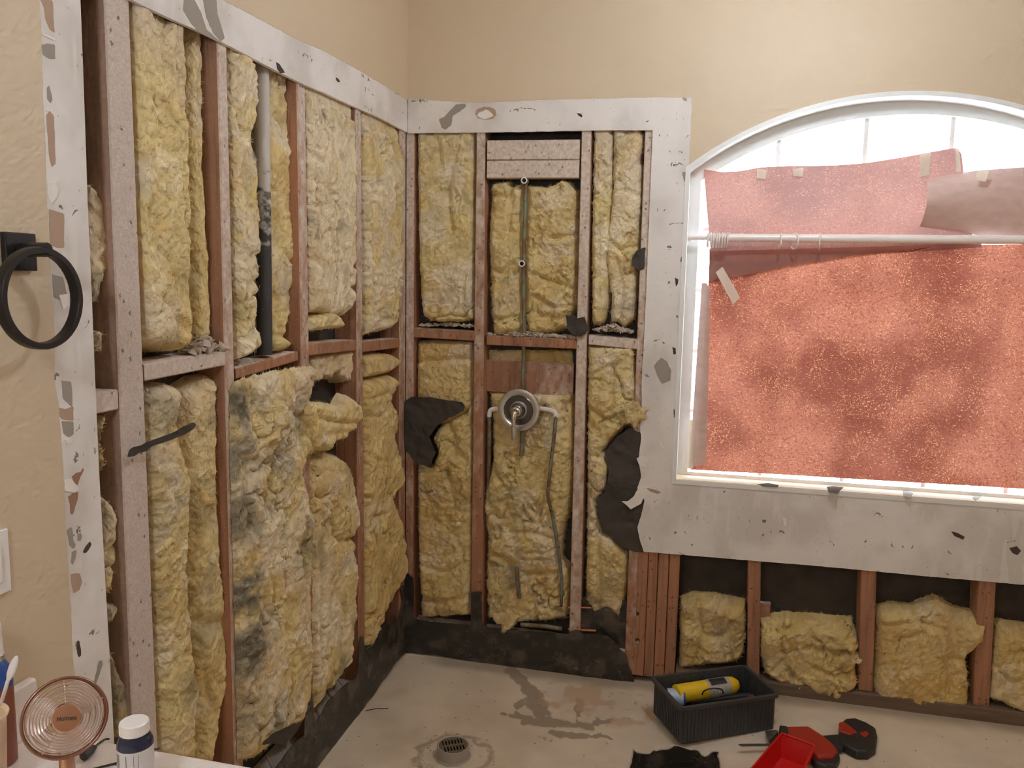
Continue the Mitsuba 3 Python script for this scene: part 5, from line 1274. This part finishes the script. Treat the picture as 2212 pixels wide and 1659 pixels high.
outer, inner = rr_poly(lx / 2 - .010, ly / 2 - .010, .014), rr_poly(lx / 2 - .0135, ly / 2 - .0135, .011)
shell = trimesh.util.concatenate([trimesh.creation.extrude_polygon(outer.difference(inner), hh - .004, engine='earcut'), trimesh.creation.extrude_polygon(outer, .004, engine='earcut')])
shell.apply_transform(MTt)
obj('shell', shell, 'tote', tote, smooth=40)
rimp = rr_poly(lx / 2, ly / 2, .020).difference(rr_poly(lx / 2 - .0125, ly / 2 - .0125, .011))
rim = trimesh.creation.extrude_polygon(rimp, .012, engine='earcut')
rim.apply_transform(MTt @ shift(0, 0, hh - .012))
obj('rim', rim, 'tote', tote, smooth=40)
rib_ply = mikit.ply(rbox(.0035, .003, hh - .018, .0010, seg=6), 'mat_tote')
rib_in = mikit.ply(rbox(.0035, .003, hh - .030, .0010, seg=6), 'mat_tote')
for sgn in (-1, 1):
    for k in range(26):
        x = -lx / 2 + .024 + k * (lx - .048) / 25
        obj('rib', None, None, tote, ply=rib_ply, to_world=T(MTt @ shift(x, sgn * (ly / 2 - .009), (hh - .014) / 2)))
        if sgn > 0 and k % 2 == 0:
            obj('inner_rib', None, None, tote, ply=rib_in, to_world=T(MTt @ shift(x, ly / 2 - .0145, (hh - .008) / 2)))
    for k in range(16):
        y = -ly / 2 + .024 + k * (ly - .048) / 15
        obj('rib', None, None, tote, ply=rib_ply, to_world=T(MTt @ shift(sgn * (lx / 2 - .009), y, (hh - .014) / 2) @ rotz(math.pi / 2)))
        if sgn > 0 and k % 2 == 0:
            obj('inner_rib', None, None, tote, ply=rib_in, to_world=T(MTt @ shift(lx / 2 - .0145, y, (hh - .008) / 2) @ rotz(math.pi / 2)))
# gas cylinder lying in the tote
gl = thing('gas_cylinder', 'yellow gas cylinder with a grey label lying in the dark tote', 'gas cylinder')
GA, GB = on_z(.118, 1457, 1500), on_z(.118, 1589, 1479)
gd = (GB - GA) / np.linalg.norm(GB - GA)
gL = np.linalg.norm(GB - GA)
rG = .033
MG = frame_to(GA, gd, (0, 0, 1))
obj('tank', lathe([(0, 0), (rG * .75, .001), (rG, .006), (rG, gL * .55)], 48, MG), 'yellow_paint', gl, smooth=40)
obj('label', lathe([(rG + .0006, gL * .50), (rG + .0006, gL * .86)], 48, MG), 'grey_label', gl, smooth=True)
obj('dome', lathe([(rG, gL * .54), (rG, gL * .86), (rG * .93, gL * .95), (rG * .6, gL * 1.02), (0, gL * 1.04)], 48, MG), 'yellow_paint', gl, smooth=60)
ang_ = np.linspace(-.2, .75, 12)
pv = np.array([[(rG + .0011) * math.cos(a), (rG + .0011) * math.sin(a), z] for a in ang_ for z in (gL * .54, gL * .80)])
pf = np.array([[2 * i, 2 * i + 1, 2 * i + 3] for i in range(11)] + [[2 * i, 2 * i + 3, 2 * i + 2] for i in range(11)])
m = trimesh.Trimesh(pv, pf, process=False)
m.apply_transform(MG)
obj('black_print', m, 'saw_black', gl, smooth=True)
for k, z in enumerate((.60, .64, .68, .72)):
    for a in (1.15, 1.45):
        w = .010 if k % 2 else .014
        pp_ = MG @ np.array([(rG + .001) * math.cos(a), (rG + .001) * math.sin(a), gL * z, 1])
        obj('printed_line', rbox(.0006, w, .0022, .0002, MG @ shift((rG + .001) * math.cos(a), (rG + .001) * math.sin(a), gL * z) @ rotz(a), 6), 'torn_white', gl)
rl = thing('tape_roll', 'pale roll with a blue rim lying in the dark tote beside the yellow cylinder', 'tape roll')
RA, RB = on_z(.105, 1441, 1507), on_z(.105, 1476, 1509)
MR = frame_to(RA, RB - RA, (0, 0, 1))
lr = np.linalg.norm(RB - RA)
obj('roll', lathe([(.021, 0), (.033, 0), (.033, lr), (.021, lr), (.021, 0)], 40, MR), 'tape_pale', rl, smooth=40)
obj('blue_rim', torus(.031, .0038, MR @ shift(0, 0, lr), 40, 10), 'tape_blue', rl, smooth=True)
obj('core', lathe([(0, lr * .5), (.0212, lr * .5)], 30, MR), 'saw_black', rl)
obj('tote_handle', tube(smooth_path([on_z(.128, 1517, 1500), on_z(.150, 1522, 1492), on_z(.158, 1540, 1487), on_z(.150, 1558, 1489), on_z(.128, 1562, 1497)], 24), .0026, 10), 'saw_black', None, 'thin dark wire loop arched over the yellow gas cylinder', 'wire', smooth=50)
obj('black_bar', tube([on_z(.085, 1490, 1516), on_z(.085, 1620, 1503)], .013, 16), 'saw_black', None, 'dark tube lying in front of the yellow cylinder in the tote', 'tube', smooth=50)
obj('copper_fitting', tube([on_z(.095, 1616, 1508), on_z(.095, 1626, 1504)], .008, 16), 'copper_bright', None, 'small copper fitting in the right corner of the tote', 'fitting', smooth=50)

# reciprocating saw lying on its side
saw = thing('reciprocating_saw', 'red and black cordless reciprocating saw lying on the mortar floor', 'saw')


def slab_poly(px, z0, z1, r=.006, z=None):
    z = z if z is not None else z1
    p = Polygon([tuple(on_z(z, *q)[:2]) for q in px]).convex_hull
    while p.buffer(-r).area < 1e-6 or z1 - z0 < 2.05 * r:
        r *= .7
    c = list(p.buffer(-r).simplify(.0004).exterior.coords)[:-1]
    sp = m3.Manifold.sphere(r, 16)
    foot = m3.Manifold.cylinder(.0005, r * .8, r, 16)
    return to_tm(m3.Manifold.batch_hull([sp.translate([x, y, z1 - r]) for x, y in c] + [foot.translate([x, y, z0]) for x, y in c]))


fz = float(floor_z(1.62, -.3)) + .001
obj('gear_housing', slab_poly([(1682, 1567), (1712, 1567), (1746, 1566), (1754, 1574), (1778, 1586), (1800, 1604), (1811, 1618), (1800, 1630), (1770, 1634), (1742, 1612), (1716, 1600), (1694, 1592)], fz + .004, .072, .012), 'saw_red', saw, smooth=40)
obj('front_boot', slab_poly([(1684, 1565), (1702, 1568), (1704, 1590), (1692, 1596), (1683, 1585)], fz + .004, .078, .006), 'saw_black', saw, smooth=40)
obj('battery', slab_poly([(1752, 1634), (1760, 1618), (1790, 1620), (1812, 1616), (1815, 1632), (1806, 1650), (1784, 1654), (1762, 1646)], fz, .058, .010), 'saw_black', saw, smooth=40)
obj('grip', slab_poly([(1768, 1588), (1790, 1586), (1818, 1584), (1828, 1600), (1822, 1614), (1800, 1616), (1786, 1604)], fz + .006, .056, .014), 'saw_black', saw, smooth=40)
obj('motor_end', slab_poly([(1812, 1562), (1826, 1550), (1846, 1548), (1872, 1558), (1892, 1570), (1896, 1586), (1892, 1612), (1876, 1622), (1852, 1622), (1832, 1612), (1812, 1600)], fz, .062, .012), 'saw_black', saw, smooth=40)
obj('red_panel', slab_poly([(1812, 1560), (1822, 1557), (1838, 1568), (1852, 1580), (1836, 1586), (1814, 1578)], .05, .0665, .005), 'saw_red', saw, smooth=40)
obj('red_panel', slab_poly([(1856, 1582), (1872, 1578), (1878, 1586), (1868, 1592)], .05, .0650, .003), 'saw_red', saw, smooth=40)
obj('shoe', slab_poly([(1655, 1580), (1664, 1578), (1682, 1586), (1680, 1600), (1668, 1606), (1657, 1596)], fz + .012, .048, .004), 'saw_black', saw, smooth=40)
obj('shoe_plate', slab_poly([(1653, 1578), (1678, 1576), (1682, 1580), (1660, 1584), (1664, 1598), (1659, 1600)], fz + .010, .052, .0015), 'steel', saw, smooth=40)
obj('blade', slab_poly([(1594, 1608), (1600, 1606.5), (1662, 1606), (1664, 1611), (1602, 1612)], fz + .018, fz + .0196, .0004), 'steel', saw)

# red tray in front of the saw
red = thing('red_tray', 'bright red open plastic tray at the lower edge of the picture', 'tray')
r0, r1, r2, r3 = on_z(.10, 1688, 1584), on_z(.10, 1760, 1610), on_z(.10, 1722, 1690), on_z(.10, 1622, 1662)
fzr = max(float(floor_z(x[0], x[1])) for x in (r0, r1, r2, r3)) + .003
tops = [r0, r1, r2, r3]
cen = sum(tops) / 4
bots = [np.r_[(p * .80 + cen * .20)[:2], fzr] for p in tops]


def panel(a, b, c, d, th=.003):
    """a flat plate with corners a b c d"""
    n_ = np.cross(b - a, d - a)
    n_ = n_ / np.linalg.norm(n_) * th
    v = np.array([a, b, c, d, a + n_, b + n_, c + n_, d + n_])
    f = [[0, 3, 2, 1], [4, 5, 6, 7], [0, 1, 5, 4], [1, 2, 6, 5], [2, 3, 7, 6], [3, 0, 4, 7]]
    m = trimesh.Trimesh(v, np.array([[q[0], q[1], q[2]] for q in f] + [[q[0], q[2], q[3]] for q in f]), process=False)
    if m.volume < 0:
        m.invert()
    return m


for k in range(4):
    obj('side', panel(tops[k], tops[(k + 1) % 4], bots[(k + 1) % 4], bots[k]), 'red_plastic', red)
    e = (tops[(k + 1) % 4] - tops[k])
    obj('lip', tube([tops[k], tops[(k + 1) % 4]], .0035, 10), 'red_plastic', red, smooth=50)
obj('bottom', panel(*bots), 'red_plastic', red)

# torn black box at the lower edge
bx_ = thing('black_box', 'torn open black box with a ragged pale rim at the lower edge of the picture', 'box')
b0, b1, b2, b3 = on_z(.085, 1367, 1618), on_z(.085, 1552, 1624), on_z(.085, 1566, 1700), on_z(.085, 1352, 1694)
tops = [b0, b1, b2, b3]
cen = sum(tops) / 4
rng = np.random.default_rng(5)
for k in range(4):
    a, b = tops[k], tops[(k + 1) % 4]
    n_ = 26
    f_ = np.linspace(0, 1, n_)
    tp = a[None] * (1 - f_[:, None]) + b[None] * f_[:, None]
    jag = (meshkit.fbm(np.c_[f_ * 6, np.full(n_, k * 3.1), np.zeros(n_)], 3, 4) - .5) * .05
    jag[0] = jag[-1] = 0
    tp[:, 2] += jag
    bt_ = tp.copy()
    bt_[:, 2] = [float(floor_z(x, y)) + .002 for x, y, _ in bt_]
    nn = np.cross(b - a, [0, 0, 1.0])
    nn = nn / np.linalg.norm(nn) * .004
    v = np.vstack([tp, bt_, tp + nn, bt_ + nn])
    f = []
    for i in range(n_ - 1):
        for q in ([i, i + 1, n_ + i + 1, n_ + i], [2 * n_ + i, 3 * n_ + i, 3 * n_ + i + 1, 2 * n_ + i + 1], [i, 2 * n_ + i, 2 * n_ + i + 1, i + 1]):
            f += [[q[0], q[1], q[2]], [q[0], q[2], q[3]]]
    obj('side', trimesh.Trimesh(v, np.array(f), process=False), 'liner', bx_)
    obj('torn_edge', tube(tp + nn / 2, .0022, 6), 'torn_grey', bx_, smooth=50)
obj('bottom', panel(*[np.r_[p[:2], float(floor_z(p[0], p[1])) + .003] for p in tops]), 'felt', bx_)

# rubble near the drain
rng = np.random.default_rng(8)
parts = []
for k in range(60):
    a = rng.uniform(0, 6.28)
    rr_ = rng.uniform(.085, .15)
    x, y = dq[0] + rr_ * math.cos(a), dq[1] + rr_ * math.sin(a)
    s_ = rng.uniform(.002, .006)
    m = trimesh.convex.convex_hull(rng.normal(0, 1, (9, 3)) * s_ * [.8, .8, .4])
    m.apply_translation([x, y, float(floor_z(x, y)) + s_ * .3])
    parts.append(m)
for (u, v, s_) in [(1063, 1446, .008), (1178, 1592, .010), (1190, 1597, .008), (1165, 1588, .007), (1008, 1497, .006), (1038, 1490, .005), (1310, 1604, .005), (1322, 1497, .006), (1290, 1550, .007), (1180, 1545, .006), (1372, 1520, .006), (910, 1650, .012), (905, 1642, .010), (930, 1652, .010)]:
    q = on_z(.004, u, v)
    m = trimesh.convex.convex_hull(rng.normal(0, 1, (10, 3)) * s_ * [.7, .7, .35])
    m.apply_translation([q[0], q[1], float(floor_z(q[0], q[1])) + s_ * .25])
    parts.append(m)
obj('mortar_chips', trimesh.util.concatenate(parts), 'debris', None, 'crumbs of mortar scattered over the floor around the drain', 'debris', None, 'stuff')
obj('twig', tube(smooth_path([on_z(.006, 790, 1536), on_z(.004, 800, 1533), on_z(.005, 820, 1531), on_z(.012, 838, 1531)], 14), .0016, 6), 'dark_plastic', None, 'thin dark splinter on the floor beside the black liner', 'splinter', smooth=50)
